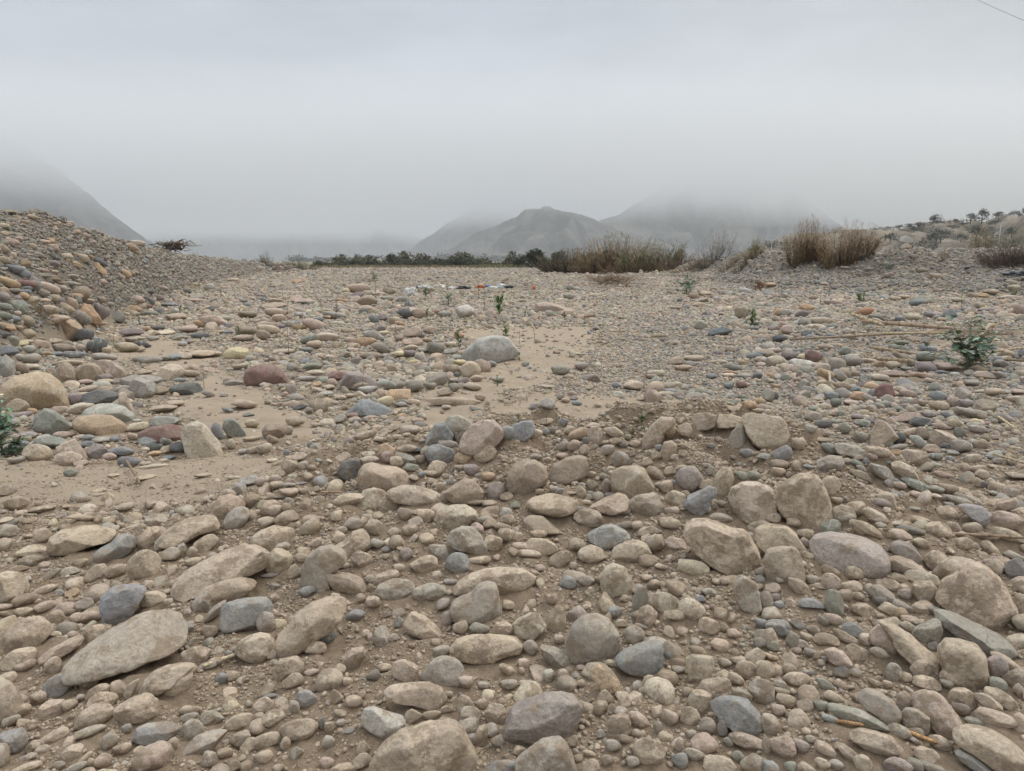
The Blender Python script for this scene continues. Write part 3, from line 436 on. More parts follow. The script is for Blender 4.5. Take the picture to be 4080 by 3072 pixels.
1840 155 85 72 0 T;1670 160 78 50 -5 T;1855 300 80 38 0 t;1620 350 72 38 0 T;1700 310 50 40 0 G;1690 425 230 35 -2 T;1545 235 100 55 10 G;2010 110 55 32 0 B;1330 680 100 45 -3 t;1380 600 58 28 0 K;1580 890 132 95 5 B;1645 800 92 38 -5 G;1470 860 66 55 0 t
1555 1005 88 68 -5 t;1780 915 85 50 12 O;1960 870 100 75 5 T;1345 840 96 35 0 D;1265 925 100 55 -3 N;1115 915 72 64 0 R;960 890 70 32 0 t;970 930 90 38 0 t;745 915 65 45 10 t;1320 1000 76 34 -5 N;1845 1020 66 50 -8 V;1985 1075 66 40 0 O
1350 1230 240 80 -6 t;1145 1305 106 68 10 T;800 1270 145 50 5 T;2055 1195 78 75 0 V;1275 1395 70 55 0 K;830 1470 86 46 -12 T;1365 1470 66 48 0 g;1920 1450 82 35 5 T;110 1345 92 68 10 T;260 1430 108 60 15 K;270 1220 86 42 0 T;180 1150 66 35 0 T
30 1120 48 40 0 P;510 1185 32 28 0 K;365 905 66 35 0 P;60 840 70 45 10 t;1870 1290 95 32 0 T;1290 835 90 35 5 t;1400 1390 70 28 -15 G;1040 1425 52 30 0 T;150 1370 70 52 0 T;2150 1250 60 40 0 P;2000 1310 70 30 0 T;1620 1260 45 60 0 G;1580 1165 35 42 0 K;1670 1110 26 38 0 g
1170 220 8 8 0 t;1220 20 60 28 0 y;980 40 90 32 -3 K;1310 25 55 36 0 V;1410 120 50 28 0 P;2080 40 60 34 0 V;1890 230 60 30 0 P;1780 255 50 28 20 V;1710 250 70 22 0 G;1450 215 50 20 0 T;1500 190 60 16 0 T;1920 395 50 30 -10 T;1630 480 42 20 0 t;1345 440 70 32 -10 T
1240 455 55 26 0 g;480 130 85 36 0 N;500 180 80 26 0 t;430 240 90 20 3 V;430 222 80 14 0 g;520 280 40 24 0 O;620 310 55 26 0 T;270 325 65 24 0 O;240 370 30 26 0 P;340 375 35 24 0 D;390 375 38 24 0 O;80 290 60 26 0 G;60 265 55 18 0 G;370 480 70 26 10 D
720 395 50 24 0 T;800 380 35 20 0 P;600 365 60 24 0 g;820 550 55 24 0 R;990 570 60 20 -3 P;840 580 50 20 0 P;500 630 45 22 0 t;930 725 110 38 15 T;660 765 26 24 0 B;1060 755 60 28 0 t;1210 740 45 26 0 T;1285 720 40 22 0 t;1180 660 50 22 0 G;1240 500 60 20 0 K
730 290 8 8 0 G;130 765 55 36 -30 K;1050 205 50 16 0 t;1290 225 42 24 0 T;1715 60 45 30 0 g;1740 100 60 30 0 y;1610 170 8 8 0 K;2075 240 60 26 0 G;130 940 50 20 0 t;220 1245 80 20 0 G;280 1145 60 22 0 G;380 1135 60 14 0 V;350 810 30 14 0 g;260 870 34 26 0 B;30 1070 8 8 0 g
2160 700 60 62 0 B;2080 1015 30 34 0 T;1900 1080 30 30 0 G;1630 1075 40 26 0 K;1420 1060 34 28 20 B;1490 1060 70 38 0 T;1740 1010 50 34 0 P;1400 930 55 42 0 K;1200 950 60 50 0 T;1960 940 34 26 30 B;2010 1420 50 30 0 T;2140 1400 60 55 0 g;2090 1110 32 40 0 T;1440 1260 8 8 0 T
M2
P K brown-grey faceted boulder pressed against a dark loaf-shaped one|faceted brown-grey boulder: -60,1120 -50,1030 0,960 90,925 180,925 270,980 290,1050 270,1110 200,1160 130,1210 20,1190 -50,1180
P K dark grey-brown loaf-shaped boulder with a shadowed base|dark loaf-shaped boulder: 285,1130 295,1050 340,970 440,910 560,890 620,905 635,960 620,1040 530,1090 450,1150 350,1160 290,1150
P K big domed brown boulder with a beaked end, on the mound's face|beaked domed brown boulder: 835,1090 850,1030 920,990 1040,980 1110,1000 1150,1060 1205,1135 1150,1180 1080,1240 980,1248 880,1200 840,1150
P T : 1265,850 1290,780 1360,765 1400,800 1400,870 1340,930 1290,930
P T mottled tan egg-shaped stone standing upright in the dirt bank|upright mottled egg stone: 1715,1130 1730,1060 1790,990 1860,1000 1895,1070 1890,1160 1820,1225 1750,1200
P B dark blue-grey jagged stone with sharp edges, below the mound crest|sharp dark blue stone: 1465,1300 1500,1240 1600,1200 1680,1155 1740,1165 1745,1220 1700,1250 1680,1330 1590,1390 1520,1350
P T : 650,1350 780,1270 900,1215 960,1225 1000,1290 990,1340 880,1390 730,1370
P T sand-coloured rock leaning out of the smooth sand|leaning sand-coloured rock: 1100,800 1110,720 1180,620 1260,560 1360,565 1385,610 1300,650 1280,720 1240,800 1200,830 1120,825
P K purplish-brown oblong stone in the row along the mound crest|purplish-brown crest stone: 1530,580 1560,535 1650,525 1740,545 1745,610 1680,650 1540,680
P T cream-tan brick-shaped stone in the row along the mound crest|brick-shaped crest stone: 1745,600 1765,545 1870,540 1965,560 1970,620 1850,650 1755,650
P G grey-tan pear-shaped stone under the large crest block|pear-shaped grey stone: 1842,770 1870,690 1920,632 1970,640 2020,700 2015,790 1940,820 1860,815
P T large tan block on the highest point of the mound crest|large tan crest block: 1965,560 2000,525 2150,525 2290,545 2345,600 2365,700 2360,800 2290,840 2180,840 2080,780 2010,690 1985,620
P B blue-grey squarish boulder at the crest, beside the pinkish-brown one|squarish blue crest boulder: -40,720 0,630 80,595 150,595 178,650 160,700 90,760 0,745
P P salmon-pink egg-shaped stone standing on the crest dirt|salmon egg stone: 632,700 660,645 720,640 760,700 750,780 680,800 640,760
P t large cream boulder with wavy bands across its top|wavy-banded cream boulder: 1850,1250 1880,1180 1960,1130 2080,1115 2180,1140 2260,1190 2270,1290 2265,1400 2200,1450 2060,1450 1960,1430 1900,1370 1870,1310
1210 1055 80 54 -30 K;920 930 84 70 -25 G;1150 950 52 48 0 T;1520 1085 122 102 0 V;1645 1360 52 38 0 G;1725 1335 34 28 0 G;1155 1320 158 110 -5 G;1385 1270 92 74 -10 t;635 1425 122 72 -6 t;330 1310 225 90 0 T;560 1360 82 38 5 B;950 1365 62 40 8 G
795 1160 48 68 0 P;730 1260 50 55 30 G;780 1080 50 38 0 G;645 1255 45 30 0 G;1335 680 66 68 30 O;1470 680 66 68 -5 T;155 710 95 50 15 t;855 695 92 50 -8 T;560 715 100 52 20 O;520 810 66 52 10 T;425 820 60 48 20 G;605 850 42 52 10 P;795 850 76 50 35 G
935 802 48 32 0 D;480 680 55 40 0 T;180 910 62 35 0 G;870 780 58 38 10 T;1040 795 56 34 10 T;1220 895 50 42 10 T;1345 1030 56 46 0 T;1440 1010 66 36 10 T;1455 880 42 35 -15 K;290 450 66 48 -10 g;180 475 60 32 5 V;400 160 85 46 0 G;580 125 60 34 0 G
1025 290 88 40 0 T;880 290 46 28 0 B;2010 875 76 42 -3 B;1700 812 40 30 8 N;2070 1070 55 40 -10 N;2095 1475 108 42 0 T;1780 1435 102 48 -5 t;1340 1470 100 38 0 T;850 545 10 8 0 N;763 545 42 17 0 N;700 10 8 8 0 T;1690 640 50 38 25 B;2150 905 65 28 0 N
1755 755 34 24 0 G;1965 1070 70 38 -20 N;1690 1030 26 45 10 N;1665 985 38 24 0 G;1270 1140 8 8 0 t;1245 1145 42 22 20 t;1245 830 32 30 20 B;1380 910 42 28 8 P;1165 880 36 36 0 P;1020 880 28 38 0 P;1160 875 8 8 0 T;980 740 32 28 0 G;615 770 30 36 0 D;270 690 36 32 0 B
335 680 38 36 -10 B;425 610 42 40 20 B;270 605 80 32 5 T;680 640 60 26 0 P;500 525 8 8 0 T;420 900 60 28 0 P;340 1185 48 28 0 P;220 1210 42 30 0 T;395 1200 40 26 20 B;575 1215 50 48 -60 T;480 1220 55 18 0 G;580 1150 42 24 0 g;560 1085 30 28 10 G;670 1150 50 48 0 T
660 1060 50 32 20 T;840 1010 36 22 0 T;790 1025 36 30 0 G;820 1240 45 28 10 B;630 1300 38 22 0 T;290 930 34 24 0 P;500 845 38 22 -10 B;700 815 28 24 20 G;790 785 46 20 8 T;1470 820 30 34 30 T;1480 1230 55 40 0 P;1370 1130 30 26 0 B;560 20 60 14 0 T
290 300 60 16 0 t;650 310 36 24 0 T;500 365 45 28 -10 P;400 390 36 26 15 G;445 420 40 22 0 T;540 445 46 22 0 B;515 400 36 22 0 V;720 460 38 20 0 T;1350 290 85 30 12 t;1210 190 80 32 5 t;1390 90 70 34 0 K;1460 140 80 26 5 T;1540 105 66 22 5 g;1550 60 90 30 0 T
1760 90 80 22 5 t;1880 135 90 32 -5 N;2070 40 70 32 10 B;2180 20 60 30 -10 P;1860 180 60 18 -3 O;1850 205 60 20 0 t;1980 210 60 24 0 G;2090 215 50 30 20 D;1700 215 46 28 0 B;1960 290 50 32 -5 R;2110 250 8 8 0 G;1850 295 40 28 0 B;1350 340 60 22 0 B;1180 215 50 22 0 K
2190 380 50 60 0 G;1860 385 55 24 5 g;1790 355 8 8 0 T;1870 440 48 22 0 N;2030 465 66 42 -10 O;2120 430 46 28 -15 O;2000 425 50 18 0 N;2130 480 40 28 0 P;2100 510 55 22 0 T;1960 390 34 22 0 N;1310 370 80 28 0 T;1095 405 38 24 0 T;1170 420 32 14 0 G
M3
P T big squared-off boulder with a flat sunlit top and a shaded grey side|big squared-off boulder: 60,1210 130,1140 280,1050 400,1045 440,1090 500,1200 560,1330 568,1430 520,1500 440,1530 330,1505 220,1440 150,1390 90,1290
P G : 420,1010 430,940 520,890 640,890 665,930 640,985 540,1000 450,1030
P G broad grey shell-shaped stone lying low in gravel|grey shell-shaped stone: 585,800 660,785 780,800 860,860 880,920 800,925 700,880 610,870
P K : 570,1350 640,1315 740,1330 770,1400 740,1470 640,1490 580,1440
P T tan pyramid rock rising from dark pebbles|tan pyramid rock: 870,800 890,680 940,590 990,590 1060,640 1130,710 1080,750 1000,790 940,800
P P pink three-cornered slab with green-tinged rims, on gravel|pink three-cornered slab: 1155,860 1200,838 1370,845 1385,880 1340,970 1300,990 1220,940
P R maroon boulder leaning on an ochre one amid grey pebbles|leaning maroon boulder: 920,370 935,310 1000,275 1070,280 1105,350 1105,400 1040,422 950,415
P K : 1465,1200 1520,1150 1600,1140 1640,1150 1620,1210 1540,1240 1480,1230
P B broad grey-blue domed stone near the frame edge|broad grey-blue domed stone: 1650,1330 1720,1308 1850,1310 1930,1370 1920,1440 1880,1480 1770,1410
P P : 1930,1360 1980,1300 2140,1255 2150,1300 2060,1340 1960,1380
545 1145 92 74 10 T;265 800 66 58 0 T;130 870 92 60 20 B;535 835 74 45 -22 B;110 975 80 45 0 K;252 985 38 48 0 T;95 1040 62 42 -5 T;1030 790 54 45 0 g;1140 755 55 58 0 D;805 745 66 52 -10 G;950 862 110 46 -5 T;1310 785 96 50 -25 g;1520 742 120 72 -5 P;1672 820 86 62 -10 G
1425 840 70 46 -10 P;1345 710 70 52 -25 K;1245 700 72 40 15 T;915 310 80 50 0 O;975 225 78 32 0 t;660 300 95 38 -5 K;785 385 72 40 3 O;875 405 68 36 -10 G;555 385 62 40 0 B;595 440 48 40 10 N;300 110 112 48 0 W;405 45 76 55 0 R;190 40 66 50 0 V;602 115 72 62 -10 G
468 145 76 48 0 P;80 90 84 56 0 t;500 200 76 44 -20 O;632 215 62 42 -10 G;740 80 82 50 -5 G;1090 120 70 38 0 T;1370 45 78 46 0 N;1372 140 76 48 -10 V;1550 130 90 38 0 P;1880 205 96 38 -8 P;1468 385 74 50 8 B;1708 455 66 43 0 V;1600 435 52 50 -20 P;1480 468 82 46 -8 T
1870 470 112 62 10 K;2025 573 75 52 0 G;1215 570 110 42 14 P;1325 608 98 46 3 D;1395 543 66 30 0 V;1545 545 58 32 -10 B;1500 643 82 28 -5 P;1740 530 132 40 -5 G;395 565 75 50 -5 G;485 625 72 38 8 D;670 660 58 50 10 N;490 700 66 30 -5 P;370 668 55 38 -15 g;1810 670 74 36 -5 G
1660 698 50 46 0 N;1215 365 70 34 -5 P;1190 1020 128 64 -25 T;1280 1140 130 48 -20 N;990 1035 125 50 -30 G;825 1075 96 44 -25 K;1730 1265 132 46 -12 G;1660 1290 110 40 -15 g;1060 1250 66 42 -5 g;990 1310 72 42 -8 V;1140 1155 58 34 0 T;1048 1138 40 36 -15 G;1290 1235 80 28 -8 P
935 1410 118 50 -25 T;1300 1440 100 24 -5 T;555 1490 80 42 0 B;1130 1490 80 34 0 T;800 1495 120 34 0 T;1890 1155 44 36 -10 D;2150 1070 95 32 0 K;2080 1440 170 70 -5 P;1820 1455 66 38 -5 B;1520 1060 78 26 -5 P;1795 1020 78 38 18 P;1845 1060 60 45 0 T
970 275 8 8 0 G;1140 325 60 30 0 t;740 330 60 30 10 B;830 290 50 36 20 V;680 365 60 26 0 T;80 305 40 26 0 O;45 385 55 40 10 D;330 445 50 24 0 P;410 500 55 24 3 N;485 545 34 44 0 t;580 535 60 28 5 T;640 540 38 36 0 N;600 608 50 24 3 N;740 440 75 22 0 P
940 455 60 22 12 B;1015 455 48 30 0 N;1120 495 46 26 0 N;1280 430 34 30 0 P;1345 450 42 30 0 K;1240 500 40 38 0 t;1800 605 60 24 -3 y;1700 605 45 22 0 G;1610 620 60 46 20 T;1830 550 60 30 -20 T;1880 755 36 30 0 K;2010 470 36 16 -20 N;1980 740 50 24 0 P;1960 350 80 36 3 T;1850 350 70 24 0 t
2060 350 80 22 0 g;2170 350 60 24 0 P;1760 270 60 28 0 G;1665 300 36 30 -15 O;1700 320 50 26 0 V;2060 205 60 20 0 g;2160 200 50 20 0 T;1620 200 40 22 -5 W;1740 185 40 30 0 G;1500 180 50 20 0 B;1400 250 50 25 0 P;1330 205 90 26 -5 P;1100 190 110 30 -3 P;860 160 60 20 0 V
970 110 50 26 10 O;880 80 90 20 -5 T;1240 115 34 26 0 N;1190 150 50 20 0 g;1150 45 85 26 -25 T;1200 15 50 24 0 N;30 220 36 28 -10 O;320 210 60 28 0 P;280 200 30 40 0 G;1340 550 8 8 0 B;780 560 55 24 0 V;870 600 55 30 5 V;830 620 60 34 0 N;1000 510 26 18 0 P;990 560 26 22 0 O;2150 130 60 26 5 g;2130 410 70 28 5 T
470 760 90 24 0 T;1540 815 50 26 -5 D;1450 905 60 36 0 N;1600 875 50 26 0 g;1575 925 36 28 0 B;1120 870 50 28 -5 O;1070 905 42 30 -10 P;900 910 50 30 -15 P;1130 830 70 32 20 G;800 915 50 26 0 K;850 945 24 30 0 B;770 970 60 34 -20 N;810 1010 50 30 -20 G;940 1040 55 38 -8 B
1450 1090 8 8 0 P;690 945 36 30 0 T;1050 960 75 20 3 N;1450 975 50 22 0 g;1710 1000 45 36 0 T;1870 890 36 24 0 G;2010 870 36 20 0 B;1910 910 30 18 0 B;2100 960 40 30 0 G;1950 990 45 18 0 t;820 1110 55 24 -25 P;600 1290 50 36 0 K;1440 1190 80 40 0 N;1440 1240 60 20 0 t;1520 1260 50 36 0 V;1560 1325 50 28 -10 B;1100 1110 90 26 -15 B;1110 1225 60 22 -20 B
1700 1130 8 8 0 T;1830 1140 60 40 -30 T;2120 1230 50 50 10 G;2190 1280 40 40 0 P;350 990 45 20 0 B;380 860 8 8 0 K;500 1090 8 8 0 P;1260 1350 60 18 0 N;1110 1355 32 20 0 O;1030 1350 36 20 0 t;230 1480 60 45 0 K;980 1500 50 30 0 G;1440 1480 70 22 0 T;1960 1220 45 22 0 g
T0
P O tan-ochre three-cornered slab leaning at the foot of the stone heap|three-cornered ochre slab: 675,1050 730,990 790,1000 860,1090 885,1150 800,1150 720,1090
P O tapered orange boulder lying against a charcoal one on the heap|tapered orange boulder: 785,650 830,635 900,690 925,735 860,715 790,680
605 1215 112 102 0 o;725 1268 80 66 25 D;835 1357 82 65 5 D;700 1115 84 62 -15 G;475 1125 115 44 0 P;425 1048 75 44 -5 t;860 1070 72 68 -30 V;1000 1112 72 52 -5 Na;230 1150 60 56 -25 K;155 1022 92 62 -10 N;245 1257 55 46 0 T;690 910 86 62 15 K;620 990 48 54 0 T
215 825 90 38 -8 R;70 810 100 40 -25 O;420 860 96 44 -20 P;510 865 66 36 -15 G;1095 1370 102 45 -8 T;550 1378 90 42 -10 K;710 1380 52 38 -5 P;345 1345 74 42 -10 T;240 1387 60 38 0 g;112 1312 50 46 0 G;60 1400 92 52 0 B;835 632 85 38 -25 D;1075 735 54 34 -38 O;710 602 52 38 -25 T
1125 507 66 36 -12 O;1180 472 66 26 -5 t;575 592 50 36 0 t;460 655 56 36 0 V;105 465 56 35 -10 P;470 515 46 34 -30 P;220 640 42 42 0 o;30 525 46 42 0 K;1155 1045 56 38 -8 O;1180 962 62 42 -10 P;1285 1082 76 28 -5 N;1265 1020 48 22 0 R;1800 855 46 38 0 g;1135 1237 100 36 -5 V
1225 1342 72 30 -8 D;1615 1210 82 30 0 P;1830 1140 125 46 -5 P;1725 1272 78 30 -3 D;2120 1225 95 42 -5 K;2090 1290 92 30 0 K;1730 1422 108 30 0 T;2030 1415 112 50 3 y;1270 1475 122 32 -3 G;905 1460 102 34 -8 G;640 1430 95 30 -3 B;290 1465 74 48 0 G;1560 1440 62 32 -5 t
1195 400 8 8 0 t;735 408 40 26 -5 P;660 380 40 26 -5 T;635 350 42 18 0 N;755 555 38 26 5 g;775 590 32 18 0 O;655 655 48 26 -30 O;880 440 34 24 -10 G;790 462 36 24 -10 P;1040 620 32 22 0 G;1250 630 30 28 0 B;880 810 40 30 0 P;1030 835 28 24 0 T;210 295 36 18 -10 O;280 245 50 20 -8 T
30 325 50 26 0 t;435 450 36 26 -20 O;365 460 60 20 -5 P;30 390 40 22 0 T;600 318 22 18 0 T;470 350 28 18 0 P;525 262 30 22 0 D;600 280 32 18 0 P;85 205 50 18 0 K;160 440 36 24 0 P;30 620 60 35 -5 K;110 580 30 32 0 t;340 575 46 26 -10 G;280 500 36 26 -20 T;460 590 60 22 -30 D
120 700 80 40 -10 B;210 740 50 40 -20 B;280 790 60 40 -10 V;380 750 60 24 -5 G;460 775 60 32 -10 K;600 820 90 22 -5 G;500 820 52 18 0 R;620 760 50 22 0 G;365 705 60 20 -8 P;460 720 40 18 0 T;230 860 50 24 0 B;290 840 60 50 0 N;200 925 50 32 -25 O;30 880 40 30 0 o;110 880 60 24 0 G
30 940 50 50 -20 V;220 895 50 25 0 B;150 950 36 28 0 V;280 970 60 40 20 T;460 950 60 40 -15 K;380 970 50 24 0 T;360 900 60 40 0 G;650 930 60 26 0 O;670 960 32 40 0 N;520 965 30 28 0 B;750 970 60 22 0 t;570 1035 70 40 -25 T;520 1060 60 34 -25 N;590 1055 40 38 -25 T
40 1020 60 32 -10 N;40 1100 60 34 -10 N;120 1130 55 36 0 B;60 1190 70 30 -25 O;160 1205 36 24 0 O;20 1190 30 32 0 P;140 1080 40 26 0 P;30 1260 50 28 0 D;190 1335 50 26 0 y;220 1325 60 22 0 T;450 1315 80 24 -3 t;345 1420 40 24 0 N;150 1385 40 26 0 N;500 1425 60 22 0 B
400 1430 45 16 -10 O;920 1400 38 34 0 T;1080 1290 8 8 0 g;1125 1305 50 22 0 G;1215 1380 38 26 0 t;1205 1290 60 18 0 t;1330 1245 50 22 0 P;1320 1290 55 22 0 G;1430 1240 75 22 0 t;1360 1200 58 22 0 D;1250 1275 40 24 0 P;1265 1210 34 24 0 O;1200 1155 56 22 0 g;850 1165 72 22 0 T
1550 1290 70 22 5 G;1560 1265 60 20 0 N;1620 1320 45 18 0 V;1570 1340 42 22 0 g;1520 1110 90 35 0 T;1720 1165 60 30 -8 O;1820 1170 44 20 0 D;1900 1235 60 16 0 O;1960 1185 45 16 0 D;1960 1240 50 20 0 B;2130 1090 80 34 0 K;1940 1120 70 26 0 G;1800 1040 40 22 0 D;2100 970 42 22 0 V
1460 1010 70 24 0 B;1700 935 60 24 0 G;1400 860 50 22 -12 P;1460 940 8 8 0 O;1350 940 60 28 -8 V;1280 890 50 22 0 D;1600 890 45 26 -8 D;1350 1055 50 18 0 D;1660 970 70 22 0 P;1420 1000 8 8 0 t;1500 1260 8 8 0 G;2010 790 50 20 0 T;1940 860 40 18 0 P;860 960 60 30 -10 K;940 1000 40 22 0 G
T1
P g big pale grey angular boulder with sand-filled hollows, alone on sand|pale grey angular boulder: 1770,1430 1800,1370 1900,1290 2020,1265 2150,1275 2210,1340 2260,1400 2200,1440 2080,1470 1960,1495 1830,1480
870 862 106 44 -3 T;1140 887 58 36 0 K;950 970 92 46 -3 K;1245 960 54 30 -3 g;1790 1062 86 58 0 W;1275 1075 76 44 0 D;1395 1080 66 40 -5 K;1085 1112 54 32 -5 V;1005 1130 50 40 -15 B;1180 1142 56 38 -5 t;1345 1240 82 48 8 P;1000 1272 100 50 -12 g;930 1320 98 42 4 Oa
600 1277 106 38 -3 t;480 1172 94 50 -18 P;365 1197 66 26 -3 O;660 1095 102 32 -8 g;450 1300 80 38 15 N;495 1345 70 36 0 T;1340 1325 92 38 -3 P;1065 1375 82 46 -8 G;1535 1378 82 54 -10 G;1312 1427 56 36 0 V;975 1442 92 34 -2 K;1210 1427 52 28 0 O;1225 1295 40 32 0 K
150 1008 102 28 0 T;165 1070 96 38 -5 T;190 1118 60 36 -5 T;50 1262 62 44 -20 K;340 955 52 36 0 P;100 1215 102 40 -8 T;740 1045 66 30 0 V;945 1038 80 34 0 P;1740 1265 48 28 0 O;720 965 50 20 -5 O;850 962 60 26 5 P;860 920 60 28 10 V;1120 950 60 26 0 G;1050 910 60 20 0 P
700 905 36 22 0 G;345 800 46 22 -8 O;590 785 36 16 -5 K;880 1405 8 8 0 T;360 1090 40 28 0 g;530 1130 45 24 0 B;600 1112 36 18 0 O;310 1165 36 28 0 B;700 1165 70 24 -3 t;785 1225 65 24 -5 T;970 1180 50 24 0 T;1070 1205 42 32 0 V;1230 1165 50 22 -8 O;1200 1205 60 24 5 t
800 1310 45 30 0 P;1095 1245 55 20 0 T;1410 1265 42 22 0 B;1490 1220 60 36 -10 P;1465 1305 42 24 0 O;1665 1350 62 30 0 t;1660 1405 55 28 0 g;1440 1395 60 22 0 G;1330 1370 60 26 0 t;830 1385 60 16 0 t;240 1405 100 24 0 T;570 1435 80 16 -5 t;420 1395 60 26 0 B;740 1420 8 8 0 T
1620 1085 62 28 -5 G;1490 1080 45 26 -8 P;1540 1070 40 20 -5 R;1490 870 45 26 -10 T;1340 880 60 20 0 t;1190 855 40 18 -10 t;170 830 60 24 0 T;160 845 50 20 0 G;370 845 36 12 0 P;50 960 34 26 0 B;40 925 45 20 0 V;150 965 70 20 -3 P;410 975 90 20 0 P;260 895 30 12 0 t;270 1170 60 32 0 G
200 1190 45 22 0 V;70 1175 80 30 -8 P;70 1210 8 8 0 T;580 1055 60 26 5 T;960 900 50 24 5 t;750 920 42 22 20 t;800 870 8 8 0 T;1420 925 8 8 0 T;1380 1120 8 8 0 T;2140 785 40 20 30 T;2080 1435 52 32 -5 K;1720 1450 42 26 0 g;1830 1505 60 20 0 P
T2
P P pale pink whale-backed slab lying on gravel with pebbles before it|pale pink whale-backed slab: 175,1050 190,990 260,975 380,1000 520,1045 450,1075 250,1070
450 1075 62 28 3 T;1775 1230 108 40 8 B;1960 1070 64 56 -10 K;1545 930 50 32 0 K;2160 1155 50 36 0 t;1595 1005 62 24 -5 T;305 1078 38 28 0 g;1715 935 30 20 0 K;1720 870 36 20 0 K;1625 880 40 20 0 K;625 835 26 18 0 O;1430 960 28 18 0 B;1400 1030 60 16 -3 T;1860 1010 36 24 -10 P
1820 1245 30 22 0 G;2080 1170 60 20 5 N;2055 1210 50 18 0 D;1620 1170 32 18 0 B;1470 1025 45 14 0 D;1990 885 55 28 -8 W;700 1010 18 18 0 K;640 1090 36 14 0 P;860 975 30 14 -10 T;470 930 50 26 0 G;485 860 36 22 0 N;2130 1310 40 18 0 B;2100 1430 66 26 8 B;2180 1420 60 32 0 P
2130 1000 8 8 0 G;2120 1035 60 18 -8 G;1780 1080 42 12 0 P;1650 910 60 26 0 T;2110 720 26 18 0 g;650 750 26 14 0 K;540 865 40 18 0 g;690 920 50 18 0 T;1130 700 14 10 0 W;1190 780 40 16 0 T;1940 1100 8 8 0 T;1400 1480 60 30 0 K;400 965 50 20 0 t;180 890 8 8 0 g;1390 1330 36 18 0 T;1500 1360 40 16 0 T
T3
P W whitish oblong boulder balanced on another one at the bank top|balanced whitish boulder: 1140,435 1155,415 1200,410 1245,430 1265,455 1240,465 1180,460 1145,450
1200 490 46 32 0 T;460 1145 102 38 -3 T;345 1030 64 34 0 O;430 1192 76 28 0 t;175 1220 56 40 -20 P;835 1065 78 34 15 r;945 1147 52 28 -20 P;1340 960 72 38 -8 G;1285 985 60 30 8 B;1575 1080 56 48 0 B;1430 1090 72 30 -10 V;1500 1215 92 30 5 P;1255 1112 76 34 -5 t;1145 1130 42 26 0 D
670 1400 50 38 0 N;110 1295 62 32 5 D;500 1365 75 30 0 K;2060 1430 66 40 0 T;2170 1050 46 50 -8 P;2165 1370 60 36 5 P;2180 1420 50 40 0 B;1460 760 64 26 -15 K;1340 710 42 28 -5 K;1050 750 46 26 10 K;870 700 34 18 0 g;1260 590 28 26 0 G;670 685 45 14 0 K;30 830 50 20 0 O;490 822 32 14 0 P
90 965 42 28 0 K;400 945 42 24 -5 K;560 985 72 26 -3 P;640 965 36 18 0 y;300 1080 60 32 10 V;160 1080 55 34 10 G;100 1070 42 36 0 O;75 1130 50 30 -20 P;120 1220 8 8 0 O;120 1205 30 22 -30 r;340 1250 45 30 0 D;240 1165 36 18 0 G;550 1190 60 26 5 N;620 1120 36 18 0 G
380 1280 50 22 -8 B;550 1270 55 22 -5 B;700 1235 50 26 10 P;490 1260 8 8 0 B;930 1120 60 32 -5 N;985 1105 45 20 -5 N;1160 1330 60 24 0 N;1180 1400 52 42 -30 N;1090 1370 42 30 0 N;1360 1380 42 36 0 B;1410 1390 50 32 -10 B;1260 1180 50 20 0 N;1165 1170 28 18 0 O;1460 1115 36 26 0 G
1500 1130 36 20 0 T;1710 1050 8 8 0 P;1760 1060 60 30 -3 P;1590 1170 60 26 10 t;1640 960 50 20 0 t;1770 925 45 26 -10 T;1850 920 50 20 -3 O;1930 890 60 22 0 T;2120 860 50 28 0 t;2100 810 46 22 -8 T;1910 1050 90 20 3 V;2100 940 90 20 -3 t;1810 1030 20 16 0 D;1950 1180 50 18 0 O;1170 940 60 24 0 T
60 1400 62 28 10 P;300 1450 42 24 0 y;600 1350 50 18 0 T;750 1440 50 16 0 T;1480 1165 36 18 0 T;1950 1440 60 20 0 t;1850 1465 55 26 0 T;2150 1500 55 20 0 W;810 1010 40 26 0 g;720 1280 55 22 -3 T;1000 1130 40 16 0 G;830 1280 8 8 0 T;1100 950 50 20 0 T;1400 960 8 8 0 P
"""
# ---------------------------------------------------------------- camera, sky, sun
cam = bpy.data.cameras.new('camera'); co = bpy.data.objects.new('camera', cam); COL.objects.link(co)
cam.sensor_width = 36; cam.lens = 36*F/W0; cam.clip_end = 20000; cam.clip_start = .05
co.location = (0, 0, HC); co.rotation_euler = (math.pi/2-PITCH, 0, 0); scene.camera = co
scene.view_settings.view_transform = 'Standard'; scene.view_settings.look = 'None'; scene.view_settings.gamma = 1
scene.view_settings.exposure = EXPOSURE
scene.cycles.use_denoising = True; scene.cycles.volume_bounces = VB; scene.cycles.max_bounces = 6; scene.cycles.diffuse_bounces = 3
scene.cycles.volume_step_rate = 1.0
w = bpy.data.worlds.new('World'); scene.world = w; w.use_nodes = True; nt = w.node_tree; nt.nodes.clear()
out = nt.nodes.new('ShaderNodeOutputWorld'); bg = nt.nodes.new('ShaderNodeBackground'); bg.inputs[1].default_value = .1
sky = nt.nodes.new('ShaderNodeTexSky'); sky.sky_type = 'NISHITA'; sky.sun_disc = False
SUN_EL, SUN_AZ = math.radians(52), math.radians(55)     # to the front right, behind cloud
sky.sun_elevation = SUN_EL; sky.sun_rotation = SUN_AZ
tc = nt.nodes.new('ShaderNodeTexCoord'); sep = nt.nodes.new('ShaderNodeSeparateXYZ'); nt.links.new(tc.outputs['Generated'], sep.inputs[0])
el = ramp(nt, sep.outputs['Z'], SKY_EL)
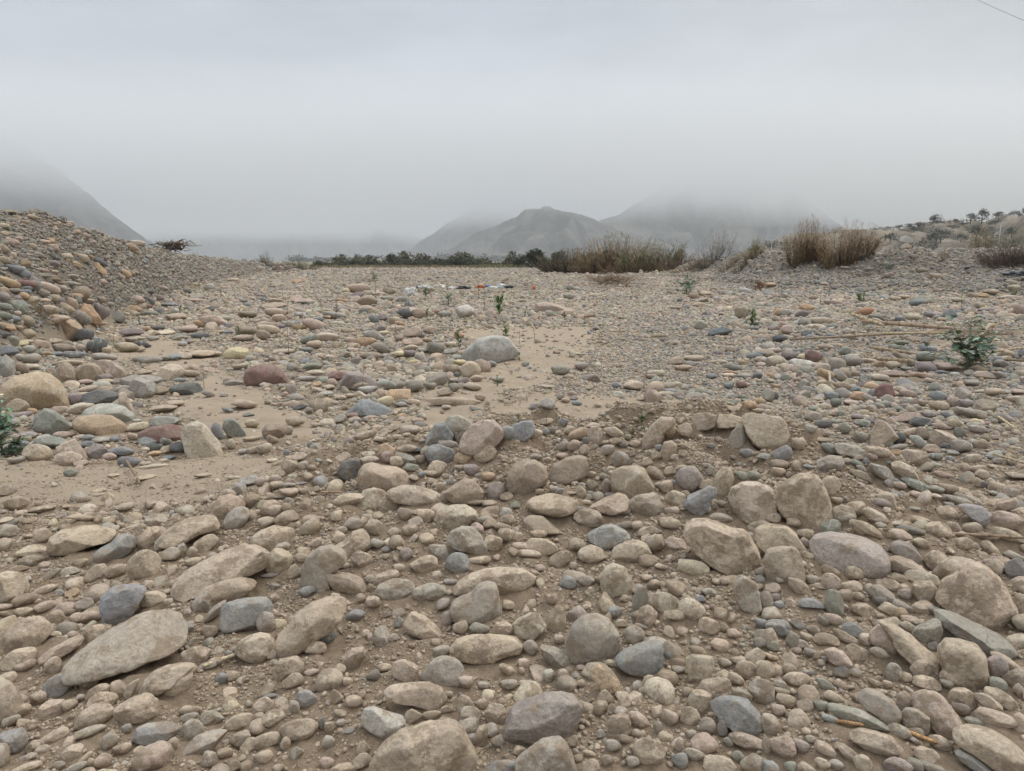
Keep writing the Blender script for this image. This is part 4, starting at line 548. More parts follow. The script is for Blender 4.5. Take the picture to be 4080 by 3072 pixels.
# brighter and warmer to the right
az = ramp(nt, sep.outputs['X'], [(0., (.93, .97, 1.03)), (.35, (1.0, 1.0, 1.0)), (.8, (1.05, 1.01, .97))])
mp = nt.nodes.new('ShaderNodeMapping'); mp.inputs['Scale'].default_value = (1.2, 1.2, 4.5); nt.links.new(tc.outputs['Generated'], mp.inputs[0])
cl = ramp(nt, noise(nt, mp.outputs[0], 1.9, 5, .55), [(.28, .76), (.5, 1.0), (.72, 1.24)])
c = mix(nt, 1., el, az, 'MULTIPLY'); c = mix(nt, 1., c, cl, 'MULTIPLY')
c = mix(nt, .94, sky.outputs[0], c)          # thick cloud over the clear sky
nt.links.new(c, bg.inputs[0]); nt.links.new(bg.outputs[0], out.inputs[0])
sl = bpy.data.lights.new('sun', 'SUN'); sl.energy = SUN_E; sl.angle = math.radians(22); sl.color = (1, .965, .92)
so = bpy.data.objects.new('sun', sl); COL.objects.link(so)
dv = Vector((math.sin(SUN_AZ)*math.cos(SUN_EL), math.cos(SUN_AZ)*math.cos(SUN_EL), math.sin(SUN_EL)))
so.rotation_euler = dv.to_track_quat('Z', 'Y').to_euler()

# ---------------------------------------------------------------- haze and low cloud
def volume_box(name, lo, hi, build):
    bm = bmesh.new(); bmesh.ops.create_cube(bm, size=1)
    for v in bm.verts: v.co = Vector([(lo[i]+hi[i])/2+v.co[i]*(hi[i]-lo[i]) for i in range(3)])
    me = bpy.data.meshes.new(name); bm.to_mesh(me); bm.free(); o = bpy.data.objects.new(name, me); COL.objects.link(o)
    m = bpy.data.materials.new(name); m.use_nodes = True; nt = m.node_tree; nt.nodes.clear()
    out = nt.nodes.new('ShaderNodeOutputMaterial'); pv = nt.nodes.new('ShaderNodeVolumePrincipled')
    nt.links.new(pv.outputs[0], out.inputs['Volume']); build(nt, pv); me.materials.append(m)
    tag(o, kind='stuff'); return o
def hz(nt, pv):
    pv.inputs['Color'].default_value = (.835, .875, .92, 1); pv.inputs['Density'].default_value = HAZE
if HAZE: volume_box('haze', (-6500, -150, -40), (6500, 7500, 640), hz)
def lc(nt, pv):
    g = nt.nodes.new("ShaderNodeNewGeometry"); tcn = nt.nodes.new('ShaderNodeTexCoord')
    sp = nt.nodes.new('ShaderNodeSeparateXYZ'); nt.links.new(tcn.outputs['Object'], sp.inputs[0])
    mpn = nt.nodes.new('ShaderNodeMapping'); mpn.inputs['Scale'].default_value = (.0012, .0012, .004); nt.links.new(tcn.outputs['Object'], mpn.inputs[0])
    n = noise(nt, mpn.outputs[0], 1.0, 3, .5)
    xr = nt.nodes.new('ShaderNodeMapRange'); xr.inputs['From Min'].default_value = -2500; xr.inputs['From Max'].default_value = 2500; nt.links.new(sp.outputs['X'], xr.inputs['Value'])
    nt.links.new(ramp(nt, xr.outputs[0], [(0., (.845, .87, .90)), (.5, (.855, .875, .90)), (1., (.915, .91, .90))]), pv.inputs['Color'])
    a = nt.nodes.new('ShaderNodeMath'); a.operation = 'MULTIPLY_ADD'; a.inputs[1].default_value = 110.; nt.links.new(n, a.inputs[0]); 
    rz_ = nt.nodes.new('ShaderNodeMapRange'); rz_.inputs['From Min'].default_value = 500; rz_.inputs['From Max'].default_value = 1700; rz_.inputs['To Max'].default_value = 95.; nt.links.new(sp.outputs['X'], rz_.inputs['Value'])
    az_ = nt.nodes.new('ShaderNodeMath'); nt.links.new(sp.outputs['Z'], az_.inputs[0]); nt.links.new(rz_.outputs[0], az_.inputs[1]); nt.links.new(az_.outputs[0], a.inputs[2])
    mr = nt.nodes.new('ShaderNodeMapRange'); mr.interpolation_type = 'SMOOTHSTEP'
    mr.inputs['From Min'].default_value = CL0; mr.inputs['From Max'].default_value = CL1; mr.inputs['To Max'].default_value = CLOUD
    nt.links.new(a.outputs[0], mr.inputs['Value']); 
    # thins out at its top and at its near edge
    def fade(sock, a0, a1):
        q = nt.nodes.new('ShaderNodeMapRange'); q.interpolation_type = 'SMOOTHSTEP'; q.inputs['From Min'].default_value = a0; q.inputs['From Max'].default_value = a1; nt.links.new(sock, q.inputs['Value']); return q.outputs[0]
    def mul(a_, b_):
        q = nt.nodes.new('ShaderNodeMath'); q.operation = 'MULTIPLY'; nt.links.new(a_, q.inputs[0]); nt.links.new(b_, q.inputs[1]); return q.outputs[0]
    nt.links.new(mul(mul(mr.outputs[0], fade(sp.outputs['Z'], 440., 290.)), fade(sp.outputs['Y'], 1150., 1750.)), pv.inputs['Density'])
if CLOUD: volume_box('low_cloud', (-6000, 1150, 120), (6000, 7300, 560), lc)

# ---------------------------------------------------------------- ground sheet
def axis_phi():
    a = np.linspace(-.80, .80, 1050); b = np.linspace(.80, 2*math.pi-.80, 90)[1:-1]
    return np.concatenate([a, b])
phi = axis_phi()
rr = np.concatenate([np.linspace(.05, 1.7, 12)[:-1], 1.7*np.exp(np.linspace(0, math.log(12/1.7), 420))[:-1], 12*np.exp(np.linspace(0, math.log(150/12), 260))[:-1], 150*np.exp(np.linspace(0, math.log(9000/150), 90))])
PH, RR = np.meshgrid(phi, rr, indexing='xy')
GX = np.sin(PH)*RR; GY = np.cos(PH)*RR
GZ = terrain(GX.ravel(), GY.ravel()).reshape(GX.shape)
nr, nc = GX.shape
vs = np.stack([GX.ravel(), GY.ravel(), GZ.ravel()], 1)
i0 = (np.arange(nr-1)[:, None]*nc+np.arange(nc)[None, :]); i1 = (np.arange(nr-1)[:, None]*nc+(np.arange(nc)[None, :]+1) % nc)
fs = np.stack([i0, i0+nc, i1+nc, i1], -1).reshape(-1, 4)[:, ::-1]
m, nt, b = new_mat('ground')
g = nt.nodes.new('ShaderNodeNewGeometry'); P = g.outputs['Position']
at = nt.nodes.new('ShaderNodeAttribute'); at.attribute_name = 'zone'; zs = nt.nodes.new('ShaderNodeSeparateColor'); nt.links.new(at.outputs['Color'], zs.inputs[0])
n1 = noise(nt, P, 2.5, 4); n2 = noise(nt, P, 38, 5, .7); n3 = noise(nt, P, 160, 3, .7); n0 = noise(nt, P, .25, 4)
dirt = mix(nt, n1, (.225, .170, .118), (.35, .275, .198)); dirt = mix(nt, ramp(nt, n2, [(.35, 0.), (.65, 1.)]), mix(nt, 1., dirt, (.72, .70, .68), 'MULTIPLY'), dirt)
sand = mix(nt, n1, (.30, .240, .175), (.42, .342, .255)); sand = mix(nt, 1., sand, ramp(nt, n3, [(.3, .80), (.7, 1.15)]), 'MULTIPLY')
mid = mix(nt, n1, (.215, .175, .128), (.33, .272, .202))
bank = mix(nt, n2, (.135, .118, .098), (.225, .195, .158))
vo = nd(nt, 'ShaderNodeTexVoronoi', Scale=2.2); nt.links.new(P, vo.inputs['Vector'])
vs_ = nt.nodes.new('ShaderNodeSeparateColor'); nt.links.new(vo.outputs['Color'], vs_.inputs[0])
grav = ramp(nt, vs_.outputs[0], [(0., (.11, .10, .09)), (.35, (.22, .185, .14)), (.7, (.31, .26, .20)), (1., (.40, .355, .29))])
plainc = ramp(nt, n0, [(.35, (.13, .13, .085)), (.6, (.27, .23, .16))])
c = mix(nt, zs.outputs[1], dirt, mid); c = mix(nt, zs.outputs[0], c, sand); c = mix(nt, zs.outputs[2], c, grav); c = mix(nt, at.outputs['Alpha'], c, bank)
sy = nt.nodes.new('ShaderNodeVectorMath'); sy.operation = 'LENGTH'; nt.links.new(P, sy.inputs[0])
dd = nt.nodes.new('ShaderNodeMapRange'); dd.inputs['From Min'].default_value = 170; dd.inputs['From Max'].default_value = 260; nt.links.new(sy.outputs['Value'], dd.inputs['Value'])
c = mix(nt, dd.outputs[0], c, plainc)
nt.links.new(c, b.inputs['Base Color']); b.inputs['Roughness'].default_value = .95; b.inputs['Specular IOR Level'].default_value = .1
bp = nd(nt, 'ShaderNodeBump', Strength=.8, Distance=.012); ad = nt.nodes.new('ShaderNodeMath'); ad.operation = 'ADD'; nt.links.new(n2, ad.inputs[0]); nt.links.new(n3, ad.inputs[1]); nt.links.new(ad.outputs[0], bp.inputs['Height']); nt.links.new(bp.outputs[0], b.inputs['Normal'])
me = mesh_np('ground', vs, fs, True, m)
za = me.color_attributes.new('zone', 'FLOAT_COLOR', 'POINT')
gx, gy = GX.ravel(), GY.ravel(); sd = sandmask(gx, gy)
zc = np.ones((len(gx), 4), np.float32); zc[:, 0] = sd; zc[:, 1] = sst(4.2, 7., gy+.8*fbm(gx, gy, o=2, s=70)); zc[:, 2] = sst(25, 60, gy)*(1-sd)
zc[:, 3] = sst(.12, .5, terrain(gx, gy, fine=False))*(gy > 7)
za.data.foreach_set('color', zc.ravel())
o = bpy.data.objects.new('ground', me); COL.objects.link(o); tag(o, kind='structure')

# ---------------------------------------------------------------- mountains
def mountain(name, sky_pts, dist, depth, colr, base=-6., seed=1, rough=1., ncol=420, nrow=130, dirt2=None, label=None):
    px = np.array([p[0] for p in sky_pts], float); py = np.array([p[1] for p in sky_pts], float)
    Px = np.linspace(px[0], px[-1], ncol); Py = np.interp(Px, px, py)
    hgt = HC+(HOR-Py)/F*dist
    hgt = hgt*(1+0*Px)+rough*dist*.0022*fbm(Px/38., Px*0, o=6, s=seed, g=.6)
    X0 = (Px-W0/2)/F*CP*dist
    v = np.linspace(-1, 1, nrow)
    XX = X0[None, :]*(1+v[:, None]*depth/dist*.5); YY = dist+v[:, None]*depth+0*X0[None, :]
    t = 1-np.abs(v)[:, None]; prof = t**1.15
    er = -1+2*np.abs(vn(XX/(depth*.22)+.8*fbm(YY/(depth*.3), XX/(depth*.3), o=3, s=seed+3), YY/(depth*1.1), s=seed+8))+.7*fbm(XX/(depth*.33)+.6*fbm(YY/(depth*.4), XX/(depth*.4), o=2, s=seed+3), YY/(depth*.9), o=5, s=seed+5, g=.55)
    ZZ = base+(hgt[None, :]-base)*prof+er*np.maximum(hgt[None, :], 0)*.34*rough*np.minimum(1, t*4)*(1-t)**.4*1.3
    VV = np.stack([XX.ravel(), YY.ravel(), ZZ.ravel()], 1)
    i0 = (np.arange(nrow-1)[:, None]*ncol+np.arange(ncol-1)[None, :]).ravel()
    ff = np.stack([i0, i0+1, i0+ncol+1, i0+ncol], 1)
    m, nt, b = new_mat(name); g = nt.nodes.new('ShaderNodeNewGeometry'); P = g.outputs['Position']
    n = noise(nt, P, 24./dist*(1.6 if dist < 1000 else 1), 6, .65); c = mix(nt, ramp(nt, n, [(.38, 0.), (.62, 1.)]), colr, dirt2 or tuple(2.4*q for q in colr))
    nt.links.new(c, b.inputs['Base Color']); bp = nd(nt, 'ShaderNodeBump', Strength=1., Distance=dist*.004); nt.links.new(noise(nt, P, 60./dist*2, 6, .7), bp.inputs['Height']); nt.links.new(bp.outputs[0], b.inputs['Normal'])
    me = mesh_np(name, VV, ff, True, m); o = bpy.data.objects.new(name, me); COL.objects.link(o); tag(o, kind='structure')
    return o
mc = (.07, .066, .062)
mountain('mountain', [(-1600, 420), (-900, 380), (-400, 430), (0, 540), (150, 600), (260, 680), (333, 750), (398, 808), (454, 861), (509, 912), (583, 967), (660, 1012), (760, 1046)], 2300, 700, mc, seed=3)
mountain('mountain', [(1560, 1046), (1709, 1027), (1811, 981), (1880, 935), (1950, 907), (2048, 861), (2094, 831), (2127, 822), (2159, 823), (2201, 838), (2256, 842), (2316, 856), (2367, 877), (2420, 905), (2500, 935), (2700, 985), (2900, 1044)], 2600, 500, (.075, .07, .062), seed=13, rough=.7)
mountain('mountain', [(2150, 1046), (2300, 930), (2390, 882), (2414, 872), (2465, 850), (2511, 829), (2557, 801), (2650, 740), (2800, 690), (2950, 690), (3100, 760), (3250, 860), (3400, 940), (3560, 1000), (3800, 1040)], 3100, 700, (.08, .073, .062), seed=23, rough=.8)
mountain('mountain', [(1450, 1046), (1640, 986), (1718, 944), (1765, 903), (1811, 870), (1900, 820), (2050, 790), (2300, 860)], 3900, 700, mc, seed=33)
mountain('mountain', [(100, 1040), (350, 800), (700, 700), (1100, 740), (1450, 840), (1700, 960), (1900, 1040)], 6200, 900, mc, seed=43)
mountain('hill', [(2900, 1040), (2990, 992), (3050, 970), (3200, 947), (3400, 926), (3500, 915), (3700, 893), (3850, 880), (4080, 856), (4400, 820), (5200, 760), (6200, 800)], 420, 130, (.11, .093, .068), base=-2, seed=53, rough=1.3, dirt2=(.28, .232, .172))
# ---------------------------------------------------------------- stone palette (real base colours)
PAL = {'M': (.32, .285, .262), 's': (.40, .312, .215), 'T': (.415, .335, .25), 't': (.465, .398, .308), 'G': (.30, .275, .235), 'g': (.355, .345, .31), 'B': (.215, .232, .240), 'D': (.105, .112, .115), 'N': (.215, .225, .19),
       'O': (.44, .305, .19), 'o': (.37, .28, .18), 'P': (.42, .325, .268), 'R': (.185, .098, .09), 'V': (.255, .218, .212), 'W': (.47, .44, .395), 'K': (.30, .24, .18), 'y': (.53, .45, .29), 'r': (.33, .17, .10)}
CNAME = {'M': 'mauve-grey', 's': 'sandy', 'T': 'tan', 't': 'cream', 'G': 'grey', 'g': 'pale grey', 'B': 'blue-grey', 'D': 'charcoal', 'N': 'greenish-grey', 'O': 'orange-tan', 'o': 'ochre', 'P': 'pinkish', 'R': 'maroon', 'V': 'mauve-grey', 'W': 'whitish', 'K': 'brown', 'y': 'pale yellow', 'r': 'rust-brown'}
def parse():
    S = []
    tile = None
    for ln in TRACES.strip().splitlines():
        ln = ln.strip()
        if not ln: continue
        if ln in TILE: tile = TILE[ln]; continue
        ox, oy, sc = tile
        if ln.startswith('P '):
            head, pts = ln[2:].rsplit(':', 1); head = head.strip(); c = head[0]; lab = head[1:].strip()
            lab, short = (lab.split('|')+[None])[:2] if lab else (None, None)
            q = [tuple(float(k) for k in p.split(',')) for p in pts.split()]
            q = np.array([(ox+x*sc, oy+y*sc) for x, y in q])
            lo, hi = q.min(0), q.max(0); cx, cy = (lo+hi)/2
            S.append(dict(x=cx, y=cy, a=(hi[0]-lo[0])/2, b=(hi[1]-lo[1])/2, rot=0, c=c, ang=False, poly=q, label=lab, short=short))
        else:
            for e in ln.split(';'):
                p = e.split()
                if float(p[2]) <= 10: continue
                cc = p[5]
                S.append(dict(x=ox+float(p[0])*sc, y=oy+float(p[1])*sc, a=float(p[2])*sc, b=float(p[3])*sc, rot=math.radians(float(p[4])), c=cc[0], ang=len(cc) > 1, poly=None, label=None, short=None))
    for s in S: s['area'] = s['a']*s['b']*(1.15 if s['poly'] is not None else 1)
    S.sort(key=lambda s: (s['poly'] is None, -s['area']))
    keep = []
    for s in S:
        dup = False
        for k in keep:
            if abs(k['x']-s['x']) < k['a']+s['a'] and abs(k['y']-s['y']) < k['b']+s['b']:
                d = math.hypot((k['x']-s['x'])/max(k['a'], s['a']), (k['y']-s['y'])/max(k['b'], s['b']))
                if d < .42 and (s['area'] > .22*k['area'] or k['poly'] is not None): dup = True; break
        if not dup: keep.append(s)
    keep.sort(key=lambda s: -s['area'])
    return keep
ST = parse()
N_IND = 305
big = ST[:N_IND]
big += [s for s in ST[N_IND:] if s['label']]
drop = len(big)-N_IND
if drop > 0:                      # keep the count: labelled landmarks replace the smallest unlabelled ones
    un = sorted([s for s in big if not s['label']], key=lambda s: s['area'])[:drop]
    ids = {id(s) for s in un}; big = [s for s in big if id(s) not in ids]
bigid = {id(s) for s in big}
small = [s for s in ST if id(s) not in bigid]

# ---------------------------------------------------------------- unit stones
def ico(n):
    bm = bmesh.new(); bmesh.ops.create_icosphere(bm, subdivisions=n, radius=1.)
    v = np.array([q.co[:] for q in bm.verts]); f = np.array([[q.index for q in p.verts] for p in bm.faces]); bm.free(); return v, f
ICO = {n: ico(n) for n in (2, 3, 4, 5, 6)}
R0 = .16
def softcut(v, n, d, k=.0):
    """flatten what lies beyond a plane, with a slightly rounded edge"""
    n = n/np.linalg.norm(n); t = v@n-d; r = R0
    q = np.where(t > r, r*.5+.0*t, np.where(t > -r, (t+r)**2/(4*r)*.5, 0)); q = np.where(t > -r, np.minimum(t, -r+(t+r)*.35*0+ (t+r)/(1+ (t+r)/r*1.6)), t)
    return v+np.outer(q-t, n)*1.
def unit_stone(seed, lev, ang=0.3, cuts=4, lump=.18):
    global R0; R0 = .05 if ang > .5 else .16
    v, f = ICO[lev]; r = np.random.default_rng(seed); v = v.copy()
    o = r.uniform(-50, 50, 3)
    d = 1+lump*fbm(v[:, 0]*1.1+o[0], v[:, 1]*1.1+o[1], v[:, 2]*1.1+o[2], o=3, s=seed, g=.42)
    v = v*d[:, None]
    for _ in range(cuts):
        n = r.normal(size=3); v = softcut(v, n, r.uniform(.50, .85) if ang > .5 else r.uniform(.76, .98))
    s = 1+(.02+.02*ang)*fbm(v[:, 0]*4+o[0], v[:, 1]*4, v[:, 2]*4, o=3, s=seed+9)
    v = v*s[:, None]
    lo, hi = v.min(0), v.max(0); v = (v-(lo+hi)/2)/((hi-lo)/2)
    return v, f

ROUND = ('round', 'smooth', 'egg', 'domed', 'loaf', 'oval', 'whale', 'turtle', 'gritty', 'spindle', 'bean', 'slug', 'teardrop', 'saddle', 'dome', 'bar-shaped', 'scarred')
R0 = .13
smat = stone_mat('river_stone', 'obj'); imat = stone_mat('loose_stone', 'inst')

def place(s):
    """size and position of a traced stone, resting on the terrain"""
    X, Y, Z = (float(q) for q in ray(s['x'], s['y']))
    t = 1.7*np.exp(np.linspace(0, math.log(120/1.7), 1500)); e = math.atan2(-Z, math.hypot(X, Y)); se, ce = math.sin(max(e, .03)), math.cos(e)
    a, b = s['a']/F, s['b']/F
    dw = min(.66*a, .50*b/se) if s['rot'] == 0 else min(.62*math.sqrt(a*b), .5*b/se)
    dw = max(dw, .35*b)
    hv = math.sqrt(max(b*b-(dw*se)**2, (.45*b)**2))/ce
    k = .92 if s['y'] < 1750 else .80 if s['y'] < 1950 else .72
    bz = hv
    if s['poly'] is None and s['rot']:
        bz = math.sqrt((a*math.sin(s['rot']))**2+(hv*math.cos(s['rot']))**2)
    x, y, z = X*t, Y*t, HC+Z*t
    # test where the stone's near foot comes down as well as under its centre
    g = terrain(x, y)
    L = math.hypot(X, Y)
    g2 = terrain(x-X/L*dw*t*.55, y-Y/L*dw*t*.55)
    d = z-np.maximum(g, g2*.7+g*.3)-k*bz*t
    i = crest_or_hit(d, t, s['y'])
    if d[i] > 0: z[i] -= d[i]
    T = t[i]*math.sqrt(X*X+Y*Y+Z*Z); tt = t[i]
    return Vector((x[i], y[i], z[i])), a*tt, dw*tt, hv*tt, math.atan2(X, Y), tt

def shape_big(s, a, dw, hv, seed, lev):
    r = np.random.default_rng(seed); v, f = ICO[lev]; v = v.copy(); o = r.uniform(-50, 50, 3)
    jit = fbm(v[:, 0]*1.3+o[0], v[:, 1]*1.3+o[1], v[:, 2]*1.3+o[2], o=3, s=seed, g=.45)
    if s['poly'] is not None:
        q = s['poly']; cx, cy = s['x'], s['y']; th = np.arctan2(v[:, 2], v[:, 0])
        # radial outline, sampled and slightly smoothed
        ts = np.linspace(-math.pi, math.pi, 145)[:-1]; R = np.zeros(144)
        P = np.stack([(q[:, 0]-cx)/s['a'], -(q[:, 1]-cy)/s['b']], 1)
        for i, t in enumerate(ts):
            d = np.array([math.cos(t), math.sin(t)]); best = .3
            for j in range(len(P)):
                p0, p1 = P[j-1], P[j]; e = p1-p0; den = d[0]*e[1]-d[1]*e[0]
                if abs(den) < 1e-9: continue
                tt = (p0[0]*e[1]-p0[1]*e[0])/den; uu = (p0[0]*d[1]-p0[1]*d[0])/den
                if -1e-6 <= uu <= 1+1e-6 and tt > best: best = tt
            R[i] = best
        R = (np.roll(R, 1)+2*R+np.roll(R, -1))/4
        Rv = np.interp(th, np.append(ts, math.pi), np.append(R, R[0]))
        rho = np.hypot(v[:, 0], v[:, 2]); k = rho**.86; yy = np.sign(v[:, 1])*np.abs(v[:, 1])**.86
        w = np.stack([np.cos(th)*k*Rv, yy, np.sin(th)*k*Rv], 1)
        ang = .1 if s['label'] and any(q in s['label'] for q in ROUND) else .7
    else:
        w = v*(1+.10*jit[:, None]); ang = .9 if s['ang'] else (.15 if seed % 5 < 2 else .55)
    # broken faces: keep the outline, shape the near and upper sides
    nc = 5 if ang > .5 else 2
    for _ in range(nc):
        n = np.array([r.normal()*.75, -abs(r.normal())*1.0+.25, r.normal()*.6+.35]) if s['poly'] is None else np.array([r.normal()*.5, -1., r.uniform(-.5, .75)]); n /= np.linalg.norm(n)
        w = softcut(w, n, (w@n).max()*(r.uniform(.74, .90) if ang > .5 else r.uniform(.80, .93)))
    if s['poly'] is None and s['ang']:
        for _ in range(3):
            n = r.normal(size=3); n /= np.linalg.norm(n); w = softcut(w, n, (w@n).max()*r.uniform(.72, .88))
    lo, hi = w.min(0), w.max(0); w = (w-(lo+hi)/2)/((hi-lo)/2)
    if s['poly'] is not None: w[:, 2] = w[:, 2]
    w = w*(1+.018*jit[:, None])
    w = w*np.array([a, dw, hv])
    if s['rot']:
        c, sn = math.cos(s['rot']), math.sin(s['rot'])
        w = np.stack([w[:, 0]*c-w[:, 2]*sn, w[:, 1], w[:, 0]*sn+w[:, 2]*c], 1)
    m = min(a, hv)
    det = .021*m*fbm(w[:, 0]/m*3+o[1], w[:, 1]/m*3, w[:, 2]/m*3, o=4, s=seed+4, g=.6)
    nrm = w/np.linalg.norm(w, axis=1)[:, None]
    return w+nrm*det[:, None]*(1.9 if ang > .5 else 1.), f

def fit(s, v, p, az):
    """true size: compare the modelled stone's apparent width and height with the traced ones"""
    c, sn = math.cos(s['rot']), math.sin(s['rot']); tw = math.hypot(s['a']*c, s['b']*sn); th = math.hypot(s['a']*sn, s['b']*c); cy = s['y']+th*.16; th *= 1.16; tw *= 1.04      # the foot goes into the ground
    ca, sa = math.cos(-az), math.sin(-az); v = v.copy(); p = p.copy()
    for _ in range(4):
        X = v[:, 0]*ca-v[:, 1]*sa+p.x; Y = v[:, 0]*sa+v[:, 1]*ca+p.y; px, py = project(X, Y, v[:, 2]+p.z)
        w_, h_ = (px.max()-px.min())/2, (py.max()-py.min())/2
        v[:, 0] *= min(1.25, max(.8, tw/w_)); k = min(1.2, max(.75, th/h_)); v[:, 2] *= k; v[:, 1] *= k**.5
        sc_ = (p.y*CP-(p.z-HC)*SP)/F
        p.x += (s['x']-(px.max()+px.min())/2)*sc_; p.z -= (cy-(py.max()+py.min())/2)*sc_*.85
    return v, p
def shade(s, seed):
    r = random.Random(seed); c = PAL[s['c']]; k = 1+r.uniform(-.10, .10)
    dust = .95 if s['y'] > 1950 else (.72 if s['y'] > 1650 and 1300 < s['x'] < 3400 else (.35 if s['y'] > 1400 else .22))
    if s['c'] in 'BDVNW': dust *= .72
    return tuple(min(.9, q*k*(1+r.uniform(-.03, .03))) for q in c)+(dust*r.uniform(.75, 1.05),)

# ---------------------------------------------------------------- labels that single each stone out
marks = [s for s in big if s['short']]
def describe(s, i):
    if s['label']: return s['label']
    asp = max(s['a'], s['b'])/min(s['a'], s['b'])
    A = s['area']; size = 'big' if A > 9000 else 'mid-sized' if A > 4200 else 'small'
    shp = ('blocky' if s['ang'] or s['poly'] is not None else ('long' if asp > 2.1 else 'oval' if asp > 1.3 else 'round'))
    if s['b'] > s['a']*1.12 or (abs(s['rot']) > .7): shp = 'upright '+shp if shp != 'round' else 'upright'
    dirty = ''
    m = sorted(marks, key=lambda q: math.hypot(q['x']-s['x'], (q['y']-s['y'])*1.5))
    def rel(q):
        dx, dy = s['x']-q['x'], (s['y']-q['y'])*1.3
        if abs(dx) > 1.3*abs(dy): return 'beside'
        return 'in front of' if dy > 0 else 'behind'
    out = []
    for q in m[:6]:
        for q2 in m[:7]:
            if q2 is q: continue
            out.append('%s %s %s stone %s the %s, near the %s' % (size, CNAME[s['c']], shp, rel(q), q['short'], q2['short']))
    return out
used = set()
def pick(cands):
    ok = [c for c in cands if c not in used and 4 <= len(c.replace(',', '').split()) <= 16]
    if not ok: ok = [c.split(', near')[0] for c in cands if c.split(', near')[0] not in used]
    c = ok[0]; used.add(c); return c
FOOT = []       # footprints for the scatter: x, y, radius
for s in big: s['_p'] = place(s)
for i, s in enumerate(big):
    p, a, dw, hv, az, t = s['_p']
    lev = 6 if s['a'] > 130 else 5 if s['a'] > 45 else 4
    v, f = shape_big(s, a, dw, hv, 100+i, lev)
    nm = 'boulder' if s['area'] > 6000 else 'stone'
    v, p = fit(s, v, p, az)
    me = mesh_np(nm, v, f, True, smat); o = bpy.data.objects.new(nm, me); COL.objects.link(o)
    o.location = p; o.rotation_euler = (0, 0, -az); o.color = shade(s, i)
    d = describe(s, i); lab = d if isinstance(d, str) else pick(d)
    used.add(lab)
    grp = 'stones of the spoil mound and slope' if s['y'] > 1900 or (s['y'] > 1600 and s['x'] > 1300) else 'stones of the dry river bed'
    tag(o, lab, 'boulder' if nm == 'boulder' else 'stone', grp)
    FOOT.append((p.x, p.y, max(a, dw)*.93))

# ---------------------------------------------------------------- all the other stones: one mass
protos = bpy.data.collections.new('stone_shapes')
NP_ = 22
for i in range(NP_):
    lev = 3 if i < 14 else 2
    v, f = unit_stone(500+i, lev, ang=(.8 if i % 2 == 0 else .25), cuts=(7 if i % 2 == 0 else 2+i % 3))
    me = mesh_np('stone_shape', v, f, True, imat); o = bpy.data.objects.new('stone_shape_%02d' % i, me); protos.objects.link(o)
class Pts:
    def __init__(s): s.p = []; s.r = []; s.s = []; s.i = []; s.c = []
pts = Pts()
def add_pts(P, R, S, I, C):
    pts.p.append(P); pts.r.append(R); pts.s.append(S); pts.i.append(I); pts.c.append(C)
# traced ones below the 300 largest keep their own place in it
PP, RR_, SS, II, CC = [], [], [], [], []
for i, s in enumerate(small):
    p, a, dw, hv, az, t = place(s)
    PP.append(p[:]); e = (Matrix.Rotation(-az, 3, 'Z')@Matrix.Rotation(-s['rot'], 3, 'Y')).to_euler(); RR_.append(e[:]); SS.append((a, dw, hv)); II.append((i*4) % 14 if s['ang'] else (i*5) % 14)
    CC.append(shade(s, 9000+i)); FOOT.append((p.x, p.y, max(a, dw)*.9))
add_pts(np.array(PP), np.array(RR_), np.array(SS), np.array(II), np.array(CC))

# occupancy in (azimuth, log distance): cells grow with distance as visible stones do
U0, U1, L0, L1 = -1.02, 1.02, math.log(1.5), math.log(170); CELL = .0016
NU, NL = int((U1-U0)/CELL), int((L1-L0)/CELL)
occ = np.zeros((NL, NU), bool)
def cellof(x, y): return ((np.log(y)-L0)/CELL).astype(int), ((x/y-U0)/CELL).astype(int)
def paint(x, y, rad):
    k = rad/y/CELL; n = int(k)+1; li = int((math.log(y)-L0)/CELL); ui = int((x/y-U0)/CELL)
    l0, l1, u0, u1 = max(li-n, 0), min(li+n+1, NL), max(ui-n, 0), min(ui+n+1, NU)
    if l0 >= l1 or u0 >= u1: return
    if n <= 1: occ[li if li < NL else NL-1, ui if ui < NU else NU-1] = True; return
    gl, gu = np.ogrid[l0:l1, u0:u1]; occ[l0:l1, u0:u1] |= ((gl-li)**2+(gu-ui)**2) <= k*k
for x, y, r in FOOT:
    if y > 1.5: paint(x, y, r)
CLEAR = [(3850, 1478, 90), (2735, 1178, 40), (8, 1822, 60), (1638, 1206, 30), (1700, 1178, 40), (1780, 1178, 40), (1860, 1178, 40), (1940, 1178, 40), (2010, 1178, 40), (2440, 1150, 80), (3022, 1172, 26), (3480, 1300, 50), (3560, 1340, 50), (3660, 1350, 50), (3750, 1360, 50), (185, 1290, 40), (3650, 1515, 50), (3400, 1375, 50), (3280, 1385, 50)]
for a_, b_, w_ in CLEAR:
    x_, y_, z_, t_ = locate(a_, b_); paint(x_, y_, w_/F*t_)
def weight(x, y, z):
    """how thickly stones lie here, and which mix of colours"""
    px, py = project(x, y, z); sm = sandmask(x*(1+0*x)+rng.normal(0, .010, len(x))*y, y*(1+rng.normal(0, .018, len(x)))); w = np.ones(len(x))*.9
    px2 = px+60*vn(x*.9, y*.9, s=80); py2 = py+25*vn(x*.9, y*.9, s=81)
    for p in SPARSE: w = np.where(inpoly(px2, py2, p), .38, w)
    w = w*np.where((px < 2300) & (y > 8) & (y < 40) & (z < .3), np.clip(.78+.5*vn(x*.35, y*.35, s=86), .35, 1.), 1)
    w = np.where((py > 1950) & (y < 9), .50+.22*sst(2300, 3300, px), w); w = w*np.where(y < 7, np.clip(1+.9*vn(x*1.7, y*1.7, s=84), .35, 1.25), 1)
    w = w*(1-.97*sm)
    return w, px, py
